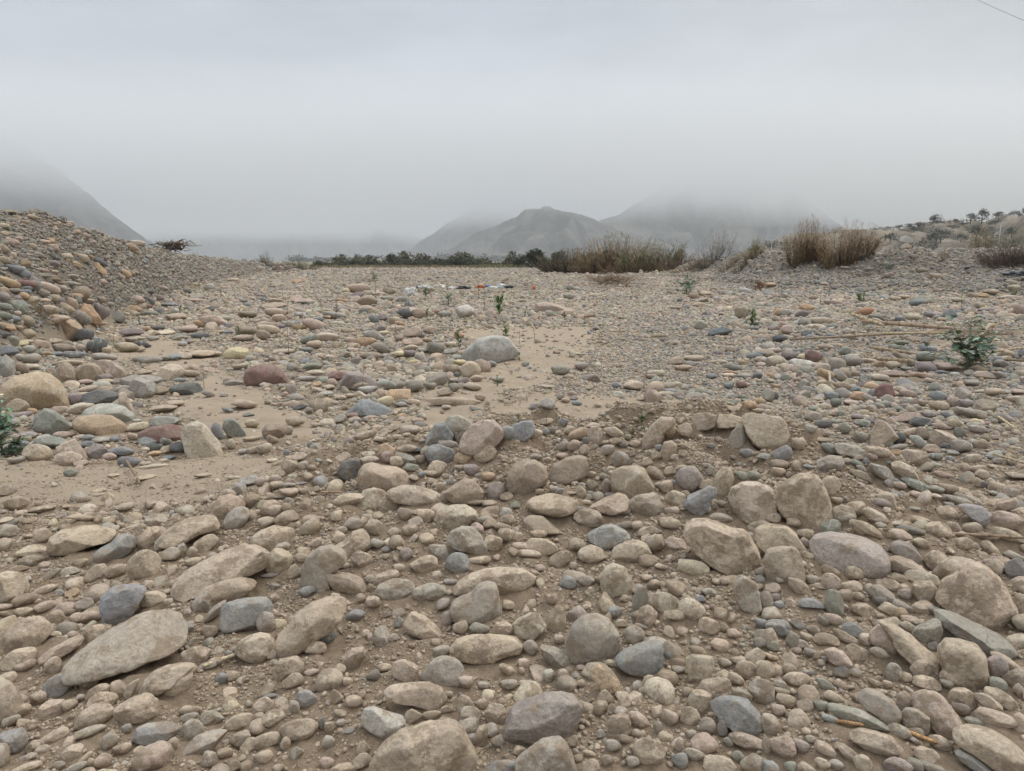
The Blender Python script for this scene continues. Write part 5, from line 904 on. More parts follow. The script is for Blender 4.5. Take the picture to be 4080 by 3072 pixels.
MIXES = {'near': 'T.46 t.10 G.17 P.10 B.06 K.07 N.02 D.01 V.01', 'mid': 'T.29 t.22 G.15 g.09 B.055 P.08 O.02 V.015 N.03 D.015 K.03 y.01', 'pile': 'G.28 T.10 B.18 N.12 t.06 P.03 K.04 D.09 V.02 g.08', 'right': 'G.20 B.11 g.11 T.22 t.13 N.08 P.08 V.025 D.03 O.02'}
def mixarr(m):
    c = [e for e in MIXES[m].split()]; return np.array([PAL[e[0]] for e in c]), np.array([float(e[1:]) for e in c])
def colour(x, y, px, py, hz, sz):
    n = len(x); out = np.zeros((n, 4)); u = rng.random(n)
    zone = np.where(y < 5.6, 0, 1); zone = np.where((hz > .25) & (px < 1300), 2, zone); zone = np.where((px > 2500) & (py > 1250) & (y > 4.6), 3, zone); zone = np.where((px > 2850) & (py < 1178), 2, zone)
    for k, nme in enumerate(('near', 'mid', 'pile', 'right')):
        C, p = mixarr(nme); cs = np.cumsum(p/p.sum()); idx = np.searchsorted(cs, u).clip(0, len(p)-1); m = zone == k; out[m, :3] = C[idx[m]]
    out[:, :3] *= (1+rng.uniform(-.34, .2, (n, 1)))*(1+rng.uniform(-.05, .05, (n, 3)))
    out[:, :3] *= np.where(zone == 0, 1., np.where(hz > .3, .74, np.where(y > 35, .76, .88)))[:, None]
    clod = (y < 7.5) & (sz < .034) & (rng.random(n) < .5)      # crumbs of dry earth among the pebbles
    out[:, :3] = np.where(clod[:, None], np.array([[.27, .208, .145]])*(1+rng.uniform(-.2, .25, (n, 1))), out[:, :3])
    out[:, 3] = np.where(y < 5, .98, np.where(y < 8, .7, .45))*rng.uniform(.6, 1.1, n)
    return out
def scatter(ymin, ymax, s0, s1, attempts, slope=False, earth=False, wexp=1., flat=(.48, .95), check=True, paintit=True, lo=False, cap=10**9):
    # uniform over ground area between the two distances
    u = rng.uniform(U0, U1, attempts); y = np.sqrt(rng.uniform(ymin**2, ymax**2, attempts)); x = u*y
    sz = s0*(s1/s0)**(rng.random(attempts)**1.35)
    order = np.argsort(-sz); x, y, sz = x[order], y[order], sz[order]
    z0 = terrain(x, y, fine=False); w, px, py = weight(x, y, z0)
    px2 = px+40*vn(x*1.1, y*1.1, s=91); tr_ = inpoly(px2+rng.normal(0, 60, len(x)), py+rng.normal(0, 14, len(x)), TRACK)&(y > 5.5); w = np.where(tr_ & (sz > .0062*y), w*.05, w)
    w = w*np.where((y > 4.8) & (sz > .008*y), np.clip(.45+1.3*vn(x*3.2/np.sqrt(y), y*2.2/np.sqrt(y), s=92), .03, 1.2), 1)
    if not slope: w = np.where((z0 > .3) & (sz > .011*y), 0, w)
    w = np.where((z0 > .5) & (px > 2400), w*.5, w)
    if earth: w = w*np.clip(-.15+1.6*vn(x*1.3, y*1.3, s=99)+3.*(z0-.10), 0, 1)
    keep = (rng.random(attempts) < w**wexp) & (py < 3500) & (px > -1100) & (px < 5200)
    if slope: keep &= z0 > .3
    # drop what the pile or the bank hides for certain (behind their crests)
    cL = np.interp(px, LP_px, LP_c)*1.12; cR = np.interp(px, RB_px, RB_c)*1.1
    keep &= ~((px < 1200) & (y > cL)) & ~((px > 2300) & (y > cR))
    x, y, sz, z0, px, py = (q[keep] for q in (x, y, sz, z0, px, py))
    if check:
        ok = np.zeros(len(x), bool); li, ui = cellof(x, y); rr_ = (sz*.5/y/CELL)
        for i in range(len(x)):
            l, uu, r = li[i], ui[i], rr_[i]*.72
            if l < 2 or l >= NL-2 or uu < 2 or uu >= NU-2: continue
            q = int(r)
            if occ[l, uu] or occ[min(l+q, NL-1), uu] or occ[max(l-q, 0), uu] or occ[l, min(uu+q, NU-1)] or occ[l, max(uu-q, 0)]: continue
            ok[i] = True
            if paintit: paint(x[i], y[i], sz[i]*.46)
        x, y, sz, z0, px, py = (q[ok] for q in (x, y, sz, z0, px, py))
    n = len(x)
    if not n: return 0
    z = terrain(x, y); fl = rng.uniform(flat[0], flat[1], n); el = rng.uniform(.62, 1., n)
    S = np.stack([sz*.5, sz*.5*el, sz*.5*fl], 1)
    R = np.stack([rng.normal(0, .34, n), rng.normal(0, .34, n), rng.uniform(0, 6.28, n)], 1)
    P = np.stack([x, y, z+S[:, 2]*rng.uniform(-.12, .52, n)], 1)
    I = rng.integers(14, NP_, n) if lo else rng.integers(0, 14, n)
    CL_ = colour(x, y, px, py, z0, sz)
    if earth: CL_[:, :3] = np.array([[.26, .20, .14]])*(1+rng.uniform(-.2, .2, (n, 1))); CL_[:, 3] = 1.1
    add_pts(P, R, S, I, CL_); return n
cnt = []
cnt.append(scatter(1.9, 7.5, .045, .12, 13000))
cnt.append(scatter(2.0, 7.2, .03, .085, 26000, earth=True, flat=(.5, .9), lo=True))
cnt.append(scatter(1.9, 7.0, .022, .05, 27000))
cnt.append(scatter(1.9, 5.5, .011, .024, 130000, wexp=.8, lo=True))
cnt.append(scatter(1.9, 4.6, .006, .0115, 160000, wexp=.5, lo=True, paintit=False))
cnt.append(scatter(8.5, 24, .09, .20, 16000, slope=True, flat=(.5, .95), check=False))
cnt.append(scatter(8.5, 24, .05, .10, 30000, slope=True, flat=(.5, .95), check=False))
cnt.append(scatter(6.0, 14, .09, .24, 9000))
cnt.append(scatter(6.0, 14, .045, .10, 60000))
cnt.append(scatter(5.5, 12, .020, .046, 170000, wexp=1.1, lo=True))
cnt.append(scatter(9., 34, .13, .24, 5000, slope=True, flat=(.45, .9)))
cnt.append(scatter(13., 32, .16, .36, 6500))
cnt.append(scatter(13., 32, .085, .17, 80000))
cnt.append(scatter(12., 26, .05, .09, 130000, lo=True))
cnt.append(scatter(30., 75, .24, .5, 5000))
cnt.append(scatter(30., 75, .12, .24, 170000, lo=True, wexp=.8))
cnt.append(scatter(70., 165, .28, .6, 45000, lo=True, wexp=.6))
cnt.append(scatter(9., 34, .075, .14, 120000, slope=True, flat=(.45, .95)))
cnt.append(scatter(9., 28, .045, .08, 200000, slope=True, flat=(.4, .9)))
cnt.append(scatter(28., 100, .11, .26, 160000, slope=True, lo=True))
print('scatter counts', cnt, sum(cnt), 'traced', len(ST))
P = np.concatenate(pts.p); R = np.concatenate(pts.r); S = np.concatenate(pts.s); I = np.concatenate(pts.i); C = np.concatenate(pts.c)
me = bpy.data.meshes.new('loose_stones'); me.vertices.add(len(P)); me.vertices.foreach_set('co', P.astype(np.float32).ravel())
for nme, typ, arr, key in (('rot', 'FLOAT_VECTOR', R, 'vector'), ('scl', 'FLOAT_VECTOR', S, 'vector'), ('col', 'FLOAT_COLOR', C, 'color'), ('idx', 'INT', I, 'value')):
    a = me.attributes.new(nme, typ, 'POINT'); a.data.foreach_set(key, (arr.astype(np.int32) if typ == 'INT' else arr.astype(np.float32)).ravel())
o = bpy.data.objects.new('loose_stones', me); COL.objects.link(o); tag(o, kind='stuff')
ng = bpy.data.node_groups.new('scatter', 'GeometryNodeTree'); ng.interface.new_socket('Geometry', in_out='INPUT', socket_type='NodeSocketGeometry'); ng.interface.new_socket('Geometry', in_out='OUTPUT', socket_type='NodeSocketGeometry')
gi = ng.nodes.new('NodeGroupInput'); go = ng.nodes.new('NodeGroupOutput'); iop = ng.nodes.new('GeometryNodeInstanceOnPoints'); ci = ng.nodes.new('GeometryNodeCollectionInfo')
ci.inputs['Collection'].default_value = protos; ci.inputs['Separate Children'].default_value = True; ci.inputs['Reset Children'].default_value = True
def na(n, t):
    q = ng.nodes.new('GeometryNodeInputNamedAttribute'); q.data_type = t; q.inputs['Name'].default_value = n; return [s for s in q.outputs if s.enabled and s.name == 'Attribute'][0]
L = ng.links.new
L(gi.outputs[0], iop.inputs['Points']); L(ci.outputs[0], iop.inputs['Instance']); iop.inputs['Pick Instance'].default_value = True
L(na('idx', 'INT'), iop.inputs['Instance Index']); L(na('rot', 'FLOAT_VECTOR'), iop.inputs['Rotation']); L(na('scl', 'FLOAT_VECTOR'), iop.inputs['Scale'])
L(iop.outputs[0], go.inputs[0])
md = o.modifiers.new('scatter', 'NODES'); md.node_group = ng
# ================================================================ plants, driftwood, litter, far trees
M_reed = vcmat('reed_leaf', .75, .3, 8.); M_leaf = vcmat('green_leaf', .65, .25, 60.); M_wood = vcmat('dead_wood', .9, .35, 40.); M_tree = vcmat('tree_foliage', .8, .3, 2.)
M_rag = vcmat('plastic', .45, .12, 20.)
def G(px, py, up=0.):
    x, y, z, t = locate(px, py); return Vector((x, y, z+up*min(.012*y, .30))), y/CP/F*1.0      # point and metres per photo pixel there

# ---- reed and dry shrub clumps: (base px, base py, width px, height px, blades, palette, label, group)
BROWN = [(.225, .145, .075), (.29, .195, .105), (.16, .10, .058), (.33, .24, .135)]
GREEN = [(.085, .11, .042), (.12, .145, .055), (.16, .17, .07), (.20, .165, .09)]
DARKG = [(.06, .055, .03), (.10, .075, .04), (.12, .085, .05), (.16, .10, .055), (.10, .105, .045)]
MIXED = BROWN[:3]+GREEN[1:3]+[(.27, .215, .09)]
def clump(px, py, wpx, hpx, n, pal, label, name='reed_clump', cat='reeds', leafy=.5, thick=1., spread=.5, group=None, lean=0., upr=1.):
    p, m = G(px, py); Wd, Hh = wpx*m, hpx*m; dep = Wd*.45
    root = empty(name, p, label, cat, group)
    cu, lv = MB(), MB()
    for i in range(n):
        a = rnd.gauss(0, .33)*Wd; d = rnd.gauss(0, .33)*dep
        a = max(-Wd*.5, min(Wd*.5, a)); h = Hh*(.25+.75*rnd.random()**1.25)*(1-.3*abs(a)/(Wd*.5))
        z0 = tz(p.x+a, p.y+d)-p.z-.03
        tip = Vector((a*(1+spread*.35)+rnd.gauss(0, .10)*h*spread*2+lean*h, d+rnd.gauss(0, .12)*h, z0+h)); b0 = Vector((a*.8, d*.8, z0))
        c = vary(rnd.choice(pal), .25, .08); mid = b0.lerp(tip, .5)+Vector((rnd.gauss(0, .07)*h, rnd.gauss(0, .05)*h, .04*h))
        if rnd.random() < .13: tip = mid+Vector((rnd.gauss(0, .3)*h, rnd.gauss(0, .2)*h, rnd.uniform(-.25, .1)*h))
        r = .0055*thick*(Hh/2.5)**.5*(1 if rnd.random() < .8 else 1.5)
        cu.tube([b0, mid, tip], [r*1.3, r, r*.4], 3, vary(c, .15))
        k = int((5+rnd.random()*7)*leafy*2)
        for j in range(k):
            t = .2+.8*rnd.random(); q = b0.lerp(mid, t*2) if t < .5 else mid.lerp(tip, t*2-1)
            az = rnd.uniform(0, 6.28); e = rnd.uniform(.5, 1.4)*upr
            lv.blade(q, (math.cos(az), math.sin(az), e), Hh*rnd.uniform(.07, .19), .010*thick*(Hh/2.5)**.5, rnd.uniform(.1, .7), 2, vary(c if rnd.random() < .6 else rnd.choice(pal), .3, .08))
    cu.build('stems', M_reed, root); lv.build('foliage', M_reed, root)
    return root
RG = 'reeds and dry shrubs along the river bank'
clump(2300, 1090, 250, 110, 520, DARKG, 'dark brown-green leafy thicket at the low end of the bank', 'thicket', 'shrub', 1.3, 2.2, .7, RG)
clump(2225, 1086, 120, 55, 220, DARKG, 'low dark bush beside the rounded acacias at the end of the bank', 'thicket', 'shrub', 1.3, 2.0, .8, RG)
clump(2440, 1088, 240, 165, 520, MIXED+BROWN, 'tallest dense brown reed stand with green tips, above the brushwood heap', 'reed_clump', 'reeds', .9, 1.7, .5, RG)
clump(2590, 1082, 220, 135, 420, GREEN+BROWN[:2], 'greenest reed stand with bright leaf tips, next to the tall brown reeds', 'reed_clump', 'reeds', 1.0, 1.7, .5, RG)
clump(2690, 1068, 130, 70, 200, DARKG+BROWN[:2], 'low brown scrub between the green reeds and the seedy shrub', 'dry_shrub', 'shrub', .8, 1.8, .8, RG)
clump(2835, 1052, 160, 145, 150, [(.16, .13, .10), (.22, .18, .13), (.12, .10, .085), (.20, .17, .09)], 'open shrub with dark seed heads on thin grey stems', 'seedy_shrub', 'shrub', .6, 1.3, .7, RG)
clump(2980, 1050, 100, 75, 150, MIXED, 'low dry scrub with green shoots left of the dense dry reeds', 'dry_shrub', 'shrub', .7, 1.5, .8, RG)
clump(3008, 1020, 46, 100, 45, MIXED, 'slender tall reed tuft with a single feathery plume', 'reed_tuft', 'reeds', .9, 1.5, .4, RG)
clump(3210, 1045, 135, 185, 330, BROWN, 'tall pointed stand of dry straw-brown reeds on the gravel bank', 'reed_clump', 'reeds', .9, 1.15, .35, RG)
clump(3378, 1052, 205, 172, 400, BROWN, 'wide bushy stand of dry brown reeds, larger of the two dry stands', 'reed_clump', 'reeds', .9, 1.15, .45, RG)
clump(3930, 968, 120, 130, 80, [(.28, .215, .11), (.26, .20, .12), (.22, .2, .09)], 'sparse leaning yellow-brown reeds at the top of the right bank', 'reed_tuft', 'reeds', .9, 1.1, .8, RG, lean=-.25)
clump(4040, 960, 60, 110, 26, GREEN+BROWN[:1], 'thin green cane shoots at the top of the right bank', 'reed_tuft', 'reeds', .9, 1.1, .5, RG)
clump(3560, 1030, 230, 42, 240, [(.13, .095, .07), (.19, .15, .11), (.10, .08, .06)], 'dark tangle of dead brush on the bank slope beside the dry reeds', 'dead_brush', 'brush', .3, 1.2, 1.3, RG)
clump(4030, 1050, 190, 95, 620, [(.10, .07, .045), (.15, .11, .075), (.075, .055, .04)], 'dark brown mat of dead roots hanging on the right bank', 'dead_brush', 'brush', .4, 1.3, 1.3, RG)
clump(3760, 1040, 30, 70, 30, BROWN[:2], 'small withered shrub halfway down the right bank', 'dry_shrub', 'shrub', .5, 1., .8, RG)
clump(3880, 950, 160, 24, 110, [(.12, .09, .06), (.2, .15, .1)], 'flat dead stalks strewn along the bank crest before the hill', 'dead_brush', 'brush', .3, 1., 1.5, RG)
clump(2775, 1062, 70, 40, 80, DARKG, 'tiny dark scrub tuft between two larger shrubs on the bank', 'dry_shrub', 'shrub', .8, 1.3, .8, RG)
clump(2520, 1090, 200, 60, 330, DARKG[1:4]+BROWN[:3], 'low reddish-brown undergrowth between the tall reeds and the green ones', 'dry_shrub', 'shrub', .9, 2., 1., RG)
clump(2370, 1092, 160, 90, 300, DARKG[1:4]+BROWN[:2], 'reddish-brown tangled shrub on the river side of the dark thicket', 'dry_shrub', 'shrub', .9, 1.9, .9, RG)
clump(2760, 1075, 140, 44, 170, DARKG[1:4]+BROWN[:2], 'low reddish scrub below the seedy shrub', 'dry_shrub', 'shrub', .8, 1.8, 1., RG)
clump(2920, 1062, 90, 50, 120, DARKG[1:4]+MIXED, 'dull scrub filling the gap left of the slender reed tuft', 'dry_shrub', 'shrub', .8, 1.7, 1., RG)
# star-topped cane
p, m = G(4008, 948); root = empty('giant_cane', p, 'tall single cane with a star-shaped leaf tuft against the sky', 'cane', RG)
h = 128*m; st = MB(); st.tube([(0, 0, -.05), (.01, 0, h*.5), (.0, 0, h)], [.012, .010, .006], 5, (.20, .19, .10)); st.build('stem', M_reed, root)
lf = MB()
for i in range(16): lf.blade((0, 0, h*.96), (math.cos(i*2.4), math.sin(i*2.4)*.5, rnd.uniform(-.1, 1.4)), h*.24, .022, .35, 3, vary((.17, .20, .11)))
for i in range(8): lf.blade((0, 0, h*rnd.uniform(.25, .85)), (rnd.uniform(-1, 1), rnd.uniform(-.5, .5), .8), h*.18, .014, .5, 3, vary((.16, .18, .09)))
lf.build('leaves', M_reed, root)

# ---- left bank scraps
clump(640, 978, 60, 50, 22, [(.12, .14, .10), (.16, .16, .1)], 'few thin grey-green reeds beside the root tangle on the stone heap', 'reed_tuft', 'reeds', .8, 1., .6, 'plants on the left heap')
clump(783, 1008, 26, 32, 14, [(.12, .15, .10)], 'small green sprig right of the root tangle on the stone heap', 'reed_tuft', 'reeds', .9, 1., .6, 'plants on the left heap')
clump(1063, 1045, 46, 60, 60, [(.10, .08, .06), (.15, .12, .09)], 'bunch of upright dark broken reed stubs at the end of the heap', 'reed_stubs', 'reeds', .2, 1.8, .5, 'plants on the left heap')
clump(1055, 1055, 60, 40, 90, DARKG+GREEN[:2], 'dark green weeds below the broken reed stubs', 'weed_clump', 'weeds', 1., 1.5, .9, 'plants on the left heap')
clump(1200, 1060, 110, 42, 200, GREEN[:3]+DARKG, 'leafy green bush on the low rubble end of the heap', 'leafy_bush', 'shrub', 1.4, 2., 1., 'plants on the left heap')
clump(1140, 1060, 90, 24, 120, DARKG, 'low dark scrub on rubble left of the leafy green bush', 'dry_shrub', 'shrub', 1., 1.8, 1., 'plants on the left heap')
clump(1320, 1066, 60, 38, 90, DARKG+[(.14, .16, .08)], 'spindly bush standing before the row of far acacias', 'leafy_bush', 'shrub', 1.2, 2., .9, 'plants on the left heap')

def driftwood(px, py, wpx, hpx, n, label, name='driftwood', cat='driftwood', flat=.4, thick=1., col=((.16, .115, .08), (.24, .18, .13), (.11, .08, .055)), seg=4, group='dead wood on the river bed', ang=None):
    p, m = G(px, py, .45); Wd, Hh = wpx*m, hpx*m; o = MB()
    for i in range(n):
        L = Wd*rnd.uniform(.25, .75); a = rnd.uniform(-.5, .5)*(Wd-L*.6); az = rnd.uniform(0, 6.28) if ang is None else ang+rnd.gauss(0, .18)+(math.pi if rnd.random() < .5 else 0)
        e = abs(rnd.gauss(0, flat)); d = Vector((math.cos(az), math.sin(az)*.7, e)).normalized()
        q = Vector((a, rnd.uniform(-.3, .3)*Wd*.6, rnd.uniform(0, .6)*Hh*(1 if flat > .3 else .4)))
        q.z += max(0, tz(p.x+q.x, p.y+q.y)-p.z)*.9; pts_ = [q]
        for j in range(seg):
            d = (d+Vector((rnd.gauss(0, .22), rnd.gauss(0, .22), rnd.gauss(0, .18)))*(1 if ang is None else .3)).normalized(); q = q+d*L/seg; q.z = min(q.z, Hh*rnd.uniform(.45, 1.)); pts_.append(q)
        r = Hh*.022*thick*rnd.uniform(.4, 1.4); o.tube(pts_, [r*(1-.75*j/seg) for j in range(seg+1)], 5, vary(rnd.choice(col), .25, .06))
    return tag(o.build(name, M_wood, None, loc=p), label, cat, group)
driftwood(692, 1004, 110, 50, 80, 'tangle of dead roots and branches on the crest of the left heap', 'root_tangle', 'driftwood', .7, 2.2, ((.10, .07, .05), (.16, .12, .085), (.08, .055, .04)))
driftwood(1100, 1082, 150, 45, 40, 'dark washed-up branches lying below the broken reed stubs', 'driftwood', 'driftwood', .3, 1.5)
driftwood(2440, 1150, 170, 52, 190, 'brushwood heap of dry reddish-brown stalks below the tall brown reeds', 'brushwood_heap', 'brushwood', .45, .8, ((.25, .175, .12), (.33, .25, .175), (.17, .12, .085)))
driftwood(2330, 1062+28, 120, 30, 30, 'bleached broken branches in front of the dark thicket', 'driftwood', 'driftwood', .5, .8, ((.30, .25, .19), (.22, .17, .12)))
driftwood(1455, 1130, 110, 26, 30, 'brown twigs caught behind a big grey stone in mid-bed', 'driftwood', 'driftwood', .3, 1.)
driftwood(1590, 1130, 60, 22, 24, 'curled dark brown root ball lying among mid-bed stones', 'root_ball', 'driftwood', .5, 1.2)
driftwood(1625, 1178, 130, 20, 22, 'curled branch with a looped end behind the white plastic bag', 'driftwood', 'driftwood', .2, 1.4)
driftwood(4020-3056+3056, 1158, 10, 6, 2, 'short stick beside the black plastic sheet', 'stick', 'stick', .1, 1.)
driftwood(3022, 1170, 42, 52, 60, 'rust-brown fibrous stump among pebbles on the right', 'fibrous_stump', 'stump', 1.2, 1.3, ((.22, .11, .06), (.28, .15, .09), (.14, .075, .045)))
driftwood(2740, 1345, 46, 18, 20, 'small rust-brown weed wad among flat cobbles', 'dead_weed', 'weed', .4, .9, ((.25, .14, .08), (.18, .10, .06)))
driftwood(2100, 1155, 60, 24, 24, 'brown dead weeds behind the scattered litter', 'dead_weed', 'weed', .5, .9)
driftwood(2150, 1105, 36, 12, 12, 'reddish scrap of brush far out on the gravel flat', 'dead_weed', 'weed', .4, .9, ((.22, .12, .08),))
driftwood(1880, 1088, 70, 10, 12, 'dark line of washed-up sticks far out on the gravel flat', 'driftwood', 'driftwood', .2, .9)
driftwood(1500, 1082, 160, 9, 18, 'brown drift line of sticks before the far acacias', 'driftwood', 'driftwood', .15, .9)
driftwood(185, 1290, 110, 55, 90, 'nest of dry stalks caught at the foot of the left heap', 'brushwood_heap', 'brushwood', .35, .8, ((.22, .165, .11), (.30, .235, .16), (.15, .11, .075)))
driftwood(3480, 1285, 110, 22, 70, 'brown matted weeds at the thick end of the fallen canes', 'dead_weed', 'weed', .3, .6, ((.2, .13, .085), (.27, .2, .13)))
driftwood(3900, 1350, 240, 60, 90, 'thicket of broken dry canes behind the big prickly poppy', 'cane_debris', 'canes', .25, .7, ((.36, .28, .19), (.28, .21, .14), (.2, .15, .1)))
driftwood(3560, 1470, 190, 16, 46, 'flat strewn canes and bark in front of the long fallen canes', 'cane_debris', 'canes', .1, .9, ((.33, .25, .17), (.25, .18, .12)))
driftwood(3650, 1515, 120, 26, 40, 'shredded rusty brown palm-like fibre lying on cobbles', 'fibre_bundle', 'fibre', .2, 1., ((.26, .17, .10), (.33, .22, .13)))
driftwood(440, 1860, 60, 20, 16, 'thin dry twigs lying on pale sand at the left', 'twig_bundle', 'twig', .15, .5, ((.2, .15, .1),))
driftwood(560, 1700, 70, 22, 14, 'forked dry twig between the ochre spindle and the maroon slab', 'twig_bundle', 'twig', .25, .6, ((.24, .18, .12),))
driftwood(880, 1618, 36, 16, 6, 'curled dead leaf scrap on bare sand', 'dead_leaf', 'leaf', .4, 1.2, ((.26, .18, .11),))

# ---- single canes, sticks and straws: end points in the photo, radius in px
def stick(pa, pb, rpx, colr, label, name='cane', cat='cane', lift=None, bend=.02, group='dry canes and straws', n=7):
    a, m = G(*pa); b, m2 = G(*pb); o = MB(); pts_ = []; rpx *= 1.25
    if lift is None: lift = .012*a.y if a.y > 5 else .03
    for i in range(n+1):
        t = i/n; q = a.lerp(b, t); zz = max(q.z, tz(q.x, q.y)) ; q.z = zz+lift
        q += Vector((rnd.gauss(0, 1), rnd.gauss(0, 1), 0))*bend*(b-a).length*.15; pts_.append(q-a)
    # straighten: follow the highest supports only
    zs_ = [q.z for q in pts_]; z0, z1 = zs_[0], zs_[-1]; up = max(0, max(zs_[i]-(z0+(z1-z0)*i/n) for i in range(n+1)))*.6
    for i, q in enumerate(pts_): q.z = z0+(z1-z0)*i/n+up
    r = rpx*m; r2 = rpx*m2; o.tube(pts_, [r+(r2-r)*i/n*(1) for i in range(n)]+[r2*.5], 6, colr)
    for i in range(1, n):
        if n > 6: q = pts_[i]; d = (pts_[i]-pts_[i-1]).normalized()*r*.5; o.tube([q-d, q+d], r*1.22, 6, tuple(.8*c_ for c_ in colr))
    return tag(o.build(name, M_wood, None, loc=a), label, cat, group)
ST_ = (.40, .32, .21); DKS = (.26, .20, .14)
stick((3140, 1392), (3800, 1352), 4, DKS, 'longest fallen cane, dark and thin, reaching from mid-slope to the poppy')
stick((3430, 1318), (3790, 1350), 6, (.34, .25, .17), 'thick reddish fallen cane lying just above the longest one')
stick((3390, 1290), (3520, 1345), 5, ST_, 'short straw-coloured cane slanting down from the matted weeds')
stick((3460, 1366), (3790, 1363), 4, ST_, 'pale straight cane lying just below the longest one')
stick((3545, 1320), (3790, 1345), 4, (.3, .22, .15), 'reddish cane crossing over the thick one near the poppy')
stick((3940, 1330), (3910, 1372), 5, (.45, .38, .28), 'short curved pale cane right of the poppy')
stick((3470, 1425), (3640, 1450), 5, (.36, .28, .19), 'split pale cane on cobbles below the long fallen canes')
stick((3490, 1466), (3640, 1480), 6, (.36, .28, .19), 'broad flat cane husk lying lower among cobbles')
stick((3960, 1440), (4079, 1425), 4, ST_, 'thin dry stalk right of the poppy at the frame edge')
stick((4000, 1470), (4090, 1478), 4, (.3, .23, .15), 'reddish dry stalk lowest at the right frame edge')
stick((3975, 1698), (4040, 1748), 3.5, (.50, .42, .26), 'short straw-yellow stalk standing out on dark cobbles', 'straw', 'straw')
stick((3955, 1842), (4090, 1885), 3.5, (.42, .34, .22), 'long straw lying on dirt near the right edge', 'straw', 'straw')
stick((3515, 2138), (4100, 2170), 5, (.25, .19, .13), 'long thin brown stick behind the big smooth mauve-grey boulder', 'stick', 'stick', .01)
stick((3330, 2888), (3440, 2905), 6, (.38, .23, .12), 'orange-brown straw under the ragged greenish slab', 'straw', 'straw', .01)
stick((3575, 2925), (3735, 2992), 6, (.48, .30, .14), 'orange split straw beside the oblong pinkish boulder', 'straw', 'straw', .02)
stick((812, 2678), (950, 2632), 6, (.50, .42, .28), 'pale straw resting on dirt right of the huge grey wedge boulder', 'straw', 'straw', .02)
stick((1280, 1990), (1362, 1988), 3, (.4, .27, .18), 'thin reddish straw in front of the saddle-backed tan boulder', 'straw', 'straw')
stick((2330, 1300-3), (2370, 1290), 5, (.35, .28, .2), 'short driftwood stick on the flat cobbles mid-bed', 'stick', 'stick')
stick((2595, 1375), (2655, 1372), 5, (.40, .33, .24), 'bleached short stick on the gravel right of the sand patch', 'stick', 'stick')
stick((3305, 1560), (3300, 1510), 4, (.42, .36, .28), 'upright pale peg-like stick in the pebbles', 'stick', 'stick')
stick((2880, 1622), (2925, 1628), 3.5, (.42, .35, .25), 'short pale stick on the rippled sand behind the crest', 'stick', 'stick')
stick((90, 2072), (150, 2075), 3, (.45, .38, .26), 'fine pale straw on the sand at the left edge', 'straw', 'straw')
stick((560, 1960-10), (500, 1850), 4, (.22, .16, .11), 'thin bare root lying across the left sand', 'root', 'root')

# ---- weeds: thin upright sprouts with small leaves
def sprout(px, py, hpx, label, leafy=.5, lean=0., colr=(.10, .12, .06), thick=1., name='sprout', cat='weed', lsz=1., group='thin weeds sprouting from the river bed', wid=.1):
    p, m = G(px, py); h = hpx*m; root = empty(name, p, label, cat, group); st, lf = MB(), MB(); pts_ = []
    for i in range(6):
        t = i/5; pts_.append(Vector((lean*h*t+math.sin(t*4+px)*h*.02, math.cos(t*3+px)*h*.02, h*t-.02)))
    sc = (.10*rnd.uniform(.8, 1.2), .075, .045) if leafy < .6 else colr
    st.tube(pts_, [.8*m*thick*(1-.6*i/5)+.0008 for i in range(6)], 4, sc)
    n = max(3, int(16*leafy))
    for i in range(n):
        t = rnd.uniform(.08, 1.); q = pts_[0].lerp(pts_[-1], t); az = rnd.uniform(0, 6.28)
        lf.leaf(q, (math.cos(az), math.sin(az)*.8, .7), h*.12*lsz*rnd.uniform(.6, 1.2), h*.022*lsz, vary(colr, .25))
        if leafy > .9:
            b = q+Vector((math.cos(az), math.sin(az), .8))*h*wid; st.tube([q, b], .8*m, 3, sc)
            for k in range(3): lf.leaf(q.lerp(b, .4+.3*k), (rnd.uniform(-1, 1), rnd.uniform(-1, 1), .6), h*.10*lsz, h*.022*lsz, vary(colr, .25))
    st.build('stem', M_leaf, root); lf.build('leaves', M_leaf, root); return root
GR = (.10, .15, .055); BG = (.09, .15, .115)
